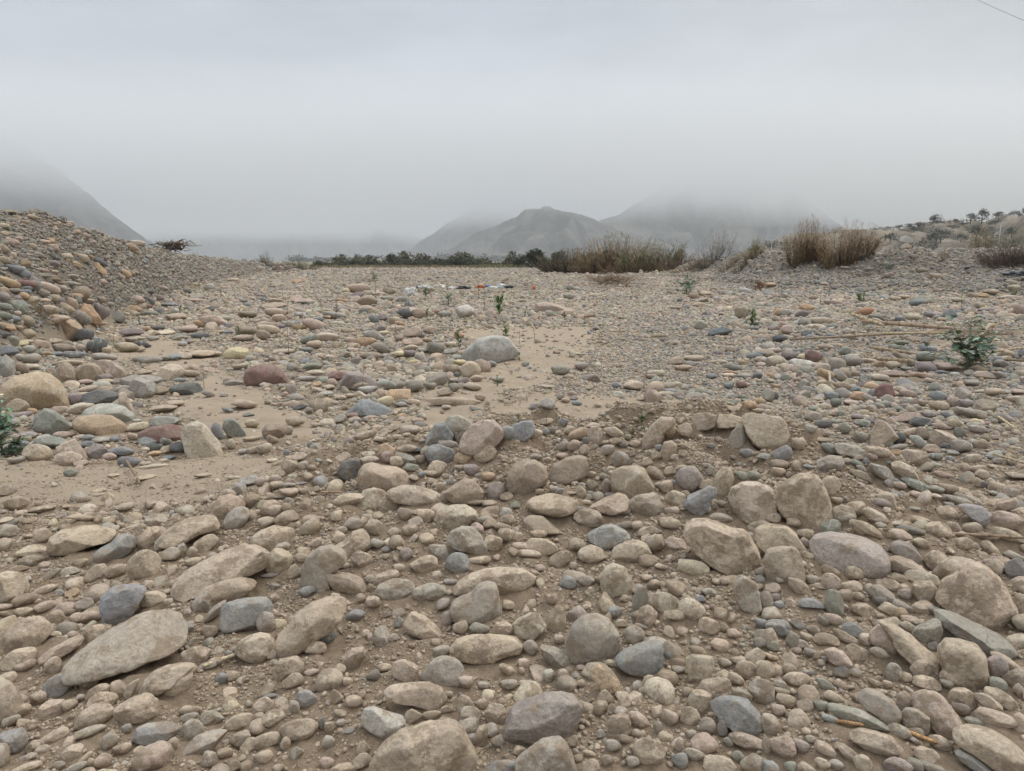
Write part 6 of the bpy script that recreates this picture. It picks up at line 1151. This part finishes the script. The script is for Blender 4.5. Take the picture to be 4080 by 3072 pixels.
SPR = [(1145, 1420, 215, .3, 'tall bare dark stalk at the left of mid-bed stones'), (1448, 1568, 132, .35, 'tall thin stalk before the dark purple-brown block'), (1548, 1615, 105, .45, 'stalk with tiny leaves beside the ochre brick-like stone'),
      (1337, 1280, 95, .4, 'short upright weed among pale cobbles mid-bed'), (1350, 1360, 50, .5, 'small weed below the upright mid-bed one'), (1575, 1355, 70, .5, 'bent reddish weed beside round cream stones'), (1060, 1330, 40, .9, 'small leafy weed on stones left of mid-bed'),
      (1830, 1400, 100, 1., 'green bushy sprout in front of the pale grey angular boulder'), (1980, 1512+28, 50, 1., 'small green plant beside the round tan boulder at the sand edge'), (1828, 1530, 90, .6, 'tall green shoot among round stones near the sand edge'), (1790, 1545, 40, 1., 'spiky green tuft among round stones near the sand edge'),
      (1785, 1230, 110, .4, 'slim stalk behind the white boulder'), (1630, 1250, 90, .35, 'slim stalk left of the plastic bag'), (1500, 1200, 100, .3, 'thin stalk standing among the twiggy stones'), (1600, 1120, 60, .3, 'faint thin stalk on the far gravel'), (1928, 1240, 90, .35, 'slim stalk right of the white boulder'),
      (2068, 1380-10, 60, .7, 'small shoot on the edge of the sand patch'), (2068, 1440, 40, 1., 'small green weed on open sand left side'), (2130, 1368, 60, .6, 'curved twig-like weed on the sand patch'), (2066, 1640+60, 60, 1., 'bushy green weed by the squarish blue crest boulder'), (2175, 1700, 60, .9, 'green weed between crest stones'), (2215, 1690, 55, .7, 'thin weed right of the crest weeds'),
      (2556, 1720, 90, 1.1, 'tallest green sprout standing on the sand behind the mound'), (2523, 1740, 45, 1.1, 'shorter green sprout beside the tallest one'), (2786, 1640, 50, .15, 'bare brown peg-like twig in the rippled sand'), (3303, 1180+5, 90, .35, 'thin stalk before the gravel berm'), (3098, 1180, 60, .3, 'faint stalk left on the gravel berm'), (3830, 1240, 150, .35, 'tall thin dark stalk at the far right bed'), (3778, 1265, 75, .5, 'short thin stalk left of the tall dark one'),
      (3678, 1335, 95, .6, 'leafy stalk standing above the fallen canes'), (3262, 1250, 120, .8, 'tall curved green weed among grey cobbles'), (3145, 1620, 70, .3, 'pale dry stalk with a bent tip among pebbles'), (812, 1552, 80, .5, 'thin dark shoot left of the dark red boulder'), (430, 1500, 35, .2, 'short bare stub between brown boulders'), (1005, 1535, 100, .3, 'tall thin stalk rising in front of the dark red boulder'),
      (455, 1380, 60, .4, 'brown dry stalk right of the charcoal boulder'), (555, 1300, 40, 1., 'small green weed at the foot of the left heap'), (720, 1265, 50, 1., 'small bright weed among cobbles right of the left heap'), (880, 1180, 60, .35, 'thin stalk at the end of the left heap'), (1130, 1210, 70, .3, 'slender stalk far left of mid-bed'), (1180, 1410, 30, 1.1, 'low broad-leaved weed beside a greenish stone'),
      (955, 1340, 45, 1.1, 'broad-leaved green weed left of mid-bed'), (1700, 1270, 40, 1., 'little green weed among far cobbles'), (1420, 1370, 50, .4, 'red-brown thin weed on orange stone'), (2250, 1280, 40, 1., 'low green weed patch under the pale pink slab'), (2090, 1270, 34, 1.1, 'small yellowish weed left of the pale pink slab'), (1905, 1190, 60, .4, 'thin stalk behind the litter'),
      (350, 2010+20, 50, .4, 'tiny reddish weed on the left sand'), (3440, 1205, 42, 1.2, 'bright green leafy weed at the gravel edge'), (3850, 1190, 44, .9, 'small pale flowering weed near the right bank'), (1380, 1720, 45, .9, 'small green weed on gravel in the middle'), (2100, 1600, 26, 1.1, 'tiny flat green weed on the sand edge'), (385, 1600, 40, 1.4, 'green feathery sprig before the dark charcoal rock')]
for i, (x, y, h, lf_, lab) in enumerate(SPR):
    sprout(x, y, h, lab, lf_, rnd.uniform(-.08, .08), GR if lf_ > .6 else (.10, .11, .06), 1., 'weed' if lf_ > .8 else 'stalk', 'weed', 1.3 if lf_ > .9 else .8)
# leafy saplings
sprout(1990, 1262, 78, 'leafy bright green seedling with round leaves, mid-bed', 1.9, .05, (.10, .17, .045), 1.5, 'seedling', 'weed', 2.0, wid=.22)
sprout(3000, 1300, 65, 'leafy green seedling among grey cobbles left of the fallen canes', 1.8, -.1, (.09, .15, .04), 1.4, 'seedling', 'weed', 1.8, wid=.22)
sprout(2012, 1350, 60, 'small leafy seedling behind the pale grey angular boulder', 1.5, .1, (.11, .17, .05), 1.2, 'seedling', 'weed', 1.8, wid=.2)
sprout(1695, 1188, 36, 'small green seedling beside the white plastic bag', 1.5, 0, (.10, .16, .05), 1.2, 'seedling', 'weed', 1.8, wid=.2)
sprout(3420, 1208, 34, 'low bright green plant behind cream cobbles on the right', 1.9, 0, (.08, .15, .035), 1.2, 'seedling', 'weed', 2.4, wid=.3)

# ---- prickly poppies: blue-green lobed spiny leaves
def lobed(mb, p, d, L, w, colr):
    p = Vector(p); d = Vector(d).normalized(); sd = d.cross(Vector((0, 0, 1))); sd = sd.normalized() if sd.length > .05 else Vector((1, 0, 0)); up = sd.cross(d)
    n = 6; mid = [p+d*L*(i/n)-Vector((0, 0, 1))*L*.35*(i/n)**2 for i in range(n+1)]
    vein = tuple(min(1, q*1.9) for q in colr)
    for i in range(n):
        t = (i+.5)/n; ww = w*(.45+.9*math.sin(math.pi*min(1, t*.95+.08)))*(1.0 if i % 1 == 0 else .6); a, b = mid[i], mid[i+1]
        for s_ in (-1, 1):
            tip = a.lerp(b, .8)+sd*s_*ww+d*L*.07+up*ww*rnd.uniform(-.1, .5); j = len(mb.v)
            tip2 = a.lerp(b, .3)+sd*s_*ww*.65+up*ww*rnd.uniform(0, .4)
            mb.v += [a, b, tip, tip2]; mb.c += [vein, vein, colr, colr]; mb.f += [(j, j+1, j+2, j+3) if s_ > 0 else (j, j+3, j+2, j+1)]
def poppy(px, py, hpx, wpx, nb, label, flower=(), lean=0., seed=1):
    r = random.Random(seed); p, m = G(px, py); h, w = hpx*m, wpx*m*.5
    root = empty('prickly_poppy', p, label, 'thistle-like plant', 'blue-green prickly plants'); st, lf = MB(), MB()
    st.tube([(0, 0, -.03), (lean*h*.3, 0, h*.35), (lean*h*.7, 0, h*.7), (lean*h, 0, h*.97)], [h*.018, h*.014, h*.010, h*.005], 6, (.20, .25, .18))
    tips = [Vector((lean*h, 0, h))]
    for i in range(nb):
        t = r.uniform(.0, .5); az = i*2.4+r.uniform(-.6, .6); q = Vector((lean*h*t, 0, h*t)); el_ = r.choice([.15, .3, .55, .8, 1.1])+r.uniform(-.1, .1)
        L = r.uniform(.65, 1.15); e = q+Vector((math.cos(az)*w*L*math.cos(el_), math.sin(az)*w*L*.8*math.cos(el_), (h*.92-q.z)*L*math.sin(el_)*.95)); mid = q.lerp(e, .5)+Vector((r.gauss(0, .05)*w, r.gauss(0, .05)*w, -w*.06))
        st.tube([q, mid, e], [h*.009, h*.007, h*.003], 4, (.16, .21, .15)); tips.append(e)
        for k in range(8):
            tt = .12+.125*k; pos = q.lerp(mid, tt*2) if tt < .5 else mid.lerp(e, tt*2-1); a2 = az+r.uniform(-1.7, 1.7)
            lobed(lf, pos, (math.cos(a2), math.sin(a2), r.uniform(-.3, 1.)), h*r.uniform(.10, .25), h*r.uniform(.032, .055), vary(r.choice([(.075, .115, .072), (.10, .145, .095), (.085, .105, .06), (.14, .175, .13), (.18, .165, .10)]), .25, .1))
    for k in range(nb):
        t = r.uniform(.04, 1.); az = r.uniform(0, 6.28); lobed(lf, (lean*h*t, 0, h*t), (math.cos(az), math.sin(az), .5), h*r.uniform(.13, .26), h*.05, vary(r.choice([(.08, .115, .075), (.12, .15, .105)]), .25, .1))
    st.build('stem', M_leaf, root); lf.build('leaves', M_leaf, root)
    for j in flower:
        fm = MB(); q = tips[j % len(tips)]+Vector((0, 0, h*.01)); s_ = h*.045
        for k in range(6): a = k*1.047; fm.leaf(q, (math.cos(a), math.sin(a), .5), s_*1.3, s_*.6, (.72, .68, .36), .4, (0, 0, 1))
        fm.build('flower', M_leaf, root)
    return root
poppy(3850, 1478, 228, 300, 19, 'biggest prickly poppy, a blue-green spiny plant on grey cobbles', (1, 4), seed=3)
poppy(2735, 1178, 92, 120, 14, 'blue-green prickly plant with yellow specks at the foot of the right bank', (2,), seed=5)
poppy(8, 1822, 250, 170, 14, 'tall prickly plant with a pale yellow flower at the left frame edge', (0,), seed=8, lean=.09)
poppy(3862, 1188, 30, 32, 7, 'small pale blue-green weed with a yellow bud near the right bank', (1,), seed=9)
poppy(4040, 1190, 50, 40, 8, 'small blue-green prickly plant beside the round greenish stones at right', (), seed=11)
poppy(1785, 1215, 62, 60, 7, 'spindly blue-green weed in front of the litter strip', (), seed=12)
poppy(1490, 1122, 50, 60, 7, 'faint grey-green weed far out in mid-bed', (), seed=14)
poppy(3540, 1078, 40, 90, 12, 'low spreading green plant on the right bank slope', (), seed=15)

# ---- litter
def crumple(px, py, wpx, hpx, colr, label, name='plastic_bag', cat='plastic bag', seed=1, n=14, group='litter strewn across the river bed'):
    p, m = G(px, py, .75); w, h = wpx*m, hpx*m; v, f = ICO[4]; o = np.random.default_rng(seed).uniform(-9, 9, 3)
    d = 1+.5*fbm(v[:, 0]*1.7+o[0], v[:, 1]*1.7, v[:, 2]*1.7+o[1], o=4, s=seed, g=.6); q = v*d[:, None]; q = q+.10*np.stack([vn(v[:, 0]*6, v[:, 1]*6, v[:, 2]*6, s=seed+k) for k in (1, 2, 3)], 1)
    q = q*np.array([w/2, w*.28, h*.55]); q[:, 2] = np.maximum(q[:, 2], -h*.2)+h*.30
    mb = MB(); mb.v = [tuple(a) for a in q]; mb.f = [tuple(int(k) for k in a) for a in f]; mb.c = [vary(colr, .06) for _ in q]
    return tag(mb.build(name, M_rag, None, smooth=False, loc=p), label, cat, group)
WH, BK = (.60, .60, .57), (.028, .03, .034)
crumple(1638, 1206, 50, 38, WH, 'white plastic bag crumpled upright among mid-bed cobbles', seed=21)
crumple(1692, 1172, 40, 18, WH, 'white wrapper edge half under the black plastic', 'plastic_wrapper', 'wrapper', 22)
crumple(1682, 1170, 34, 16, BK, 'black plastic scrap at the left end of the litter strip', 'plastic_scrap', 'plastic', 23)
crumple(1752, 1170, 46, 18, (.66, .62, .55), 'off-white torn bag in the litter strip', 'plastic_bag', 'plastic bag', 24)
crumple(1805, 1172, 36, 10, WH, 'small flat white scrap mid litter strip', 'plastic_scrap', 'plastic', 25)
crumple(1850, 1174, 46, 13, BK, 'long flat black plastic strip in the litter', 'plastic_strip', 'plastic', 26)
crumple(1912, 1170, 34, 14, (.42, .15, .07), 'orange-red wrapper in the litter strip', 'plastic_wrapper', 'wrapper', 27)
crumple(1945, 1168, 26, 13, (.12, .24, .42), 'small blue plastic pot in the litter strip', 'plastic_pot', 'plastic', 28)
crumple(1962, 1172, 36, 10, WH, 'white scrap right of the blue one in the litter', 'plastic_scrap', 'plastic', 29)
crumple(1995, 1168, 36, 16, (.62, .66, .68), 'pale bluish bag near the right end of the litter', 'plastic_bag', 'plastic bag', 30)
crumple(2025, 1170, 34, 13, BK, 'black bag at the right end of the litter strip', 'plastic_bag', 'plastic bag', 31)
crumple(2126, 1178, 13, 17, (.50, .17, .08), 'orange-red scrap standing alone on the gravel', 'plastic_scrap', 'plastic', 32)
crumple(4045, 1125, 90, 26, (.05, .055, .065), 'dark plastic sheet draped over stones at the right frame edge', 'plastic_sheet', 'plastic sheet', 33)

# ---- far trees, each its own crown and trunk
HG_ = 'trees on the hill to the right'
def tree(px, py, wpx, hpx, label, r=None, flat=.5, colr=(.045, .055, .028), n=900, name='acacia_tree', dens=1., group='far acacias beyond the gravel flat', ls=1.):
    if r is None: p, m = G(px, py)
    else:
        x, y = at_r(px, r); p = Vector((x, y, HC-(py-HOR)/F*r)); m = r/F
    w, h = wpx*m*1.08, hpx*m*1.22; root = empty(name, p, label, 'tree', group); tr, cr = MB(), MB()
    tr.tube([(0, 0, -h*.3), (w*.01, 0, h*.25), (0, 0, h*.55)], [h*.06, h*.045, h*.03], 6, (.09, .07, .05)) if group != HG_ else tr.tube([(0, 0, -h*.3), (0, 0, h*.3)], [h*.05, h*.03], 6, (.07, .06, .05))
    for i in range(0 if group == HG_ else 6):
        a = i*1.05; tr.tube([(0, 0, h*.25), (math.cos(a)*w*.2, math.sin(a)*w*.2, h*.55), (math.cos(a)*w*.38, math.sin(a)*w*.3, h*.72)], [h*.03, h*.02, h*.01], 4, (.09, .07, .05))
    blobs = []
    for i in range(int(13*dens)):
        a = rnd.uniform(0, 6.28); q = rnd.random()**.6; bx = math.cos(a)*q*w*.36; by = math.sin(a)*q*w*.36
        blobs.append((bx, by, h*(.16+.54*(1-q*q)*rnd.uniform(.7, 1.1)), w*rnd.uniform(.12, .19), h*rnd.uniform(.14, .26)))
    for i in range(n):
        bx, by, bz, br, bh = rnd.choice(blobs); u = Vector((rnd.gauss(0, 1), rnd.gauss(0, 1), rnd.gauss(0, 1))).normalized()*rnd.uniform(.6, 1.05)
        q = Vector((bx+u.x*br, by+u.y*br, max(h*.03, bz+u.z*bh))); s_ = math.sqrt(w*h)*.06*rnd.uniform(.6, 1.3)*ls
        cr.leaf(q, (u.x+rnd.gauss(0, .6), u.y+rnd.gauss(0, .6), rnd.gauss(.2, .5)), s_*1.6, s_*.55, vary(colr, .35, .08))
    tr.build('trunk', M_wood, root); cr.build('crown', M_tree, root); return root
tree(1560, 1062, 66, 48, 'umbrella-shaped acacia standing highest in the left far row', 190)
tree(1410, 1064, 60, 30, 'low spreading acacia, left one of the far row', 190)
tree(1470, 1064, 46, 28, 'rounded dark acacia next to the umbrella-shaped one', 190)
tree(1365, 1066, 34, 18, 'small low bush-like acacia at the far row\'s left end', 180)
tree(1510, 1066, 60, 16, 'long low dark bush between two far acacias', 180)
tree(1640, 1066, 140, 28, 'wide flat dark acacia right of the umbrella-shaped one', 185)
tree(1740, 1066, 130, 32, 'second wide flat dark acacia toward the middle', 185)
tree(1820, 1066, 175, 40, 'largest of the flat dark acacias in the far middle', 185, n=1500)
tree(1700, 1066, 70, 22, 'low dark acacia filling the gap in the middle row', 182)
tree(1895, 1066, 60, 20, 'lowest dark acacia at the right end of the middle row', 185)
tree(2075, 1068, 70, 52, 'smaller rounded acacia left of the tall dark pair', 150, n=1200)
tree(2135, 1070, 100, 76, 'tallest dark rounded acacia beside the bank thicket', 140, n=1900)
tree(2220, 1070, 66, 66, 'dark acacia half hidden by the bank thicket', 140, n=1200)
tree(2705, 1045, 46, 50, 'dark round tree peeping out behind the green reeds', 130, n=700)
tree(1270, 1064, 60, 24, 'dark bush-like tree behind the leafy bush on the left', 170)
HG = 'trees on the hill to the right'
def hilly(px):
    pts_ = [(2900, 1040), (2990, 992), (3050, 970), (3200, 947), (3400, 926), (3500, 915), (3700, 893), (3850, 880), (4080, 856), (4400, 820)]
    return float(np.interp(px, [a for a, b in pts_], [b for a, b in pts_]))
HT = [(3715, 58, 34, 'umbrella-shaped tree standing alone on the hill crest'), (3850, 44, 26, 'rounded tree on the crest left of the tall cane'), (3895, 60, 34, 'wide dark tree on the crest behind the leaning reeds'), (3575, 26, 12, 'tiny shrub furthest left on the hill crest'), (3610, 30, 14, 'small crest shrub left of the umbrella-shaped tree'), (3650, 40, 14, 'low crest shrub touching the umbrella-shaped tree'),
      (3790, 30, 12, 'small crest shrub right of the umbrella-shaped tree'), (3960, 60, 20, 'dark crest bush right of the leaning reeds'), (4020, 50, 20, 'dark crest bush behind the tall cane'), (4065, 50, 26, 'dark crest tree at the right frame edge'), (3530, 24, 10, 'faint crest speck of a shrub above the dry reeds'), (3480, 24, 9, 'faint crest shrub just right of the dry reeds')]
for x, wv, hv_, lab in HT: tree(x, hilly(x)+7, wv, hv_*1.15, lab, 412, n=600, group=HG, colr=(.05, .058, .04))
HS = [(3540, 962, 70, 32, 'dark bush on the hill foot left of the balanced boulder'), (3740, 958, 90, 40, 'big dark round bush on the hill slope'), (3880, 950, 76, 44, 'dark bush on the hill slope behind thin reeds'), (3630, 925, 50, 16, 'faint dark shrub patch halfway up the hill'), (3830, 905, 46, 14, 'upper slope shrub patch below the crest'), (3070, 990, 30, 14, 'small dark bush at the hill\'s left foot'), (3120, 998, 26, 10, 'second small bush at the hill\'s left foot'),
      (3820, 960, 60, 24, 'low slope bush between two bigger ones'), (4020, 940, 60, 30, 'dark slope bush behind the tall cane'), (3780, 915, 60, 14, 'long thin shrub line on the upper slope'), (3950, 900, 60, 16, 'slope shrub under the crest at the right')]
for x, y, wv, hv_, lab in HS:
    r = 330+ (960-y)*1.1; tree(x, y, wv, hv_, lab, r, n=600, group=HG, colr=(.05, .056, .042))

sb = MB()
for i in range(9000):
    px_ = rnd.uniform(2950, 4900); v_ = rnd.random()
    if vn(px_/70., v_*3.1, s=95)+.5*vn(px_/19., v_*7, s=96) < .2 and v_ < .95: continue
    r_ = 300+118*v_; Y_ = hilly(min(px_, 4400)); x, y = at_r(px_, r_); t_ = 1-abs((r_-420)/130.)
    zz = -2+((HC+(HOR-Y_)/F*420)+2)*max(0, t_)**1.15
    for k in range(4):
        q = Vector((x+rnd.gauss(0, 1.), y+rnd.gauss(0, 1.), zz+rnd.uniform(-.4, 1.2))); sb.leaf(q, (rnd.gauss(0, 1), rnd.gauss(0, .5), rnd.gauss(.1, .3)), rnd.uniform(.7, 1.8), .35, vary(rnd.choice([(.06, .06, .04), (.09, .08, .05), (.12, .10, .065)]), .3))
tag(sb.build('scrub_undergrowth', M_tree), kind='stuff')
# far reed and grass belt along the end of the flat
gb = MB()
for i in range(9000):
    px_ = rnd.uniform(1230, 2330); r_ = rnd.uniform(140, 200); x, y = at_r(px_, r_); z = tz(x, y)
    c = rnd.choice([(.26, .20, .11), (.20, .15, .085), (.13, .14, .06), (.30, .25, .15), (.16, .10, .06)]) if px_ < 1900 else rnd.choice([(.16, .18, .075), (.12, .14, .06), (.22, .19, .10), (.17, .11, .07)])
    h = rnd.uniform(.3, .95)*(1.25 if px_ > 1900 else 1)
    gb.blade((x, y, z-.05), (rnd.gauss(0, .25), rnd.gauss(0, .2), 1), h, .16, .2, 2, vary(c, .25))
tag(gb.build('dry_grass', M_reed), kind='stuff')
# hazy far tree belt and the small settlement at the mountain foot
fb = MB()
for i in range(2600):
    px_ = rnd.uniform(1150, 2500); r_ = rnd.uniform(1300, 1900); x, y = at_r(px_, r_); hh = 3+10*abs(float(vn(px_/23., 0., s=90)))**1.5+2*rnd.random()
    for k in range(3): fb.leaf((x+rnd.gauss(0, 3), y, rnd.uniform(.2, 1)*hh), (rnd.gauss(0, 1), 0, rnd.gauss(0, .5)), 5., 2.2, vary((.06, .07, .045), .3))
tag(fb.build('far_woodland', M_tree), kind='stuff')
ub = MB()
for i in range(5200):
    px_ = rnd.uniform(1260, 2420); r_ = rnd.uniform(186, 215); x, y = at_r(px_, r_); z = tz(x, y); hh = .9+3.4*abs(float(vn(px_/31., 3., s=97)))**1.3+.5*float(vn(px_/9., 1., s=98))
    if vn(px_/47., 9., s=61) < -.42: hh *= .35
    for k in range(3): ub.leaf((x+rnd.gauss(0, .6), y, z+rnd.uniform(0, 1)*hh), (rnd.gauss(0, 1), rnd.gauss(0, .4), rnd.gauss(.2, .6)), .8, .3, vary(rnd.choice([(.05, .055, .03), (.07, .07, .038), (.10, .085, .045)]), .3))
tag(ub.build('scrub_undergrowth', M_tree), kind='stuff')
M_wall = plain('whitewash', (.40, .39, .36), .1, scale=1.); M_roof = plain('roof_sheet', (.24, .21, .18), .15, scale=1.)
HB = [(1598, 1026, 60, 12, 'long white shed at the mountain foot, above the umbrella-shaped acacia', 1), (1640, 1030, 26, 9, 'small brownish house right of the long white shed', 0), (1505, 1036, 26, 8, 'small pale house left of the umbrella-shaped acacia', 1), (1470, 1038, 20, 7, 'tiny pale house furthest left in the far settlement', 1), (1730, 1036, 34, 8, 'low pale house right of the middle of the far settlement', 1), (1665, 1036, 24, 8, 'tiny grey house between two far houses', 0), (1830, 1036, 28, 7, 'faint pale house behind the largest flat acacia', 1)]
for x, y, wv, hv_, lab, wh in HB:
    r = 1150; X, Y = at_r(x, r); m = r/F; w, h = wv*m, hv_*m; zb = HC-(y+hv_-HOR)/F*r*0-((y+hv_*.5)-HOR)/F*r-1
    root = empty('house', (X, Y, zb), lab, 'house', 'houses of the far settlement')
    def bx(nm, x0, y0, z0, x1, y1, z1, mt, par):
        mb = MB(); mb.v = [(a, b_, c_) for c_ in (z0, z1) for b_ in (y0, y1) for a in (x0, x1)]; mb.c = [(1, 1, 1)]*8
        mb.f = [(0, 2, 3, 1), (4, 5, 7, 6), (0, 1, 5, 4), (2, 6, 7, 3), (0, 4, 6, 2), (1, 3, 7, 5)]; return mb.build(nm, mt, par, smooth=False)
    bx('wall', -w/2, -5, -6, w/2, 5, h, M_wall if wh else M_roof, root)
    mb = MB(); mb.v = [(-w/2-.6, -5.6, h+.01), (w/2+.6, -5.6, h+.01), (w/2+.6, 5.6, h+.01), (-w/2-.6, 5.6, h+.01), (-w/2-.6, 0, h+1.6), (w/2+.6, 0, h+1.6)]; mb.c = [(1, 1, 1)]*6
    mb.f = [(0, 1, 5, 4), (2, 3, 4, 5), (0, 4, 3), (1, 2, 5), (0, 3, 2, 1)]; mb.build('roof', M_roof, root, smooth=False)
# utility poles and the overhead cable
def pole(px, py, hpx, r, label):
    x, y = at_r(px, r); m = r/F; h = hpx*m; z = HC-(py-HOR)/F*r; root = empty('utility_pole', (x, y, z), label, 'utility pole', 'utility poles beyond the bank')
    a = MB(); a.tube([(0, 0, -3), (0, 0, h)], [.16, .11], 8, (.42, .41, .38)); a.build('post', M_wood, root); a = MB(); a.tube([(-.9, 0, h*.93), (.9, 0, h*.93)], .07, 5, (.3, .28, .25)); a.build('crossarm', M_wood, root)
pole(3071, 992, 44, 230, 'pale concrete pole behind the left foot of the right bank')
pole(3972, 945, 44, 230, 'thin pale pole behind the reeds at the top of the right bank')
a = Vector([float(q_) for q_ in ray(3880, -30)]); b = Vector([float(q_) for q_ in ray(4180, 85)]); a = a*22+Vector((0, 0, HC)); b = b*15+Vector((0, 0, HC)); e = (b-a)
cb = MB(); c0 = a-e*.9; c1 = b+e*1.2; cb.tube([c0.lerp(c1, i/16)-Vector((0, 0, 1))*.18*math.sin(math.pi*i/16) for i in range(17)], .004, 6, (.04, .04, .045))
tag(cb.build('overhead_cable', M_wood), 'thin dark overhead cable crossing the top right corner of the sky', 'cable')
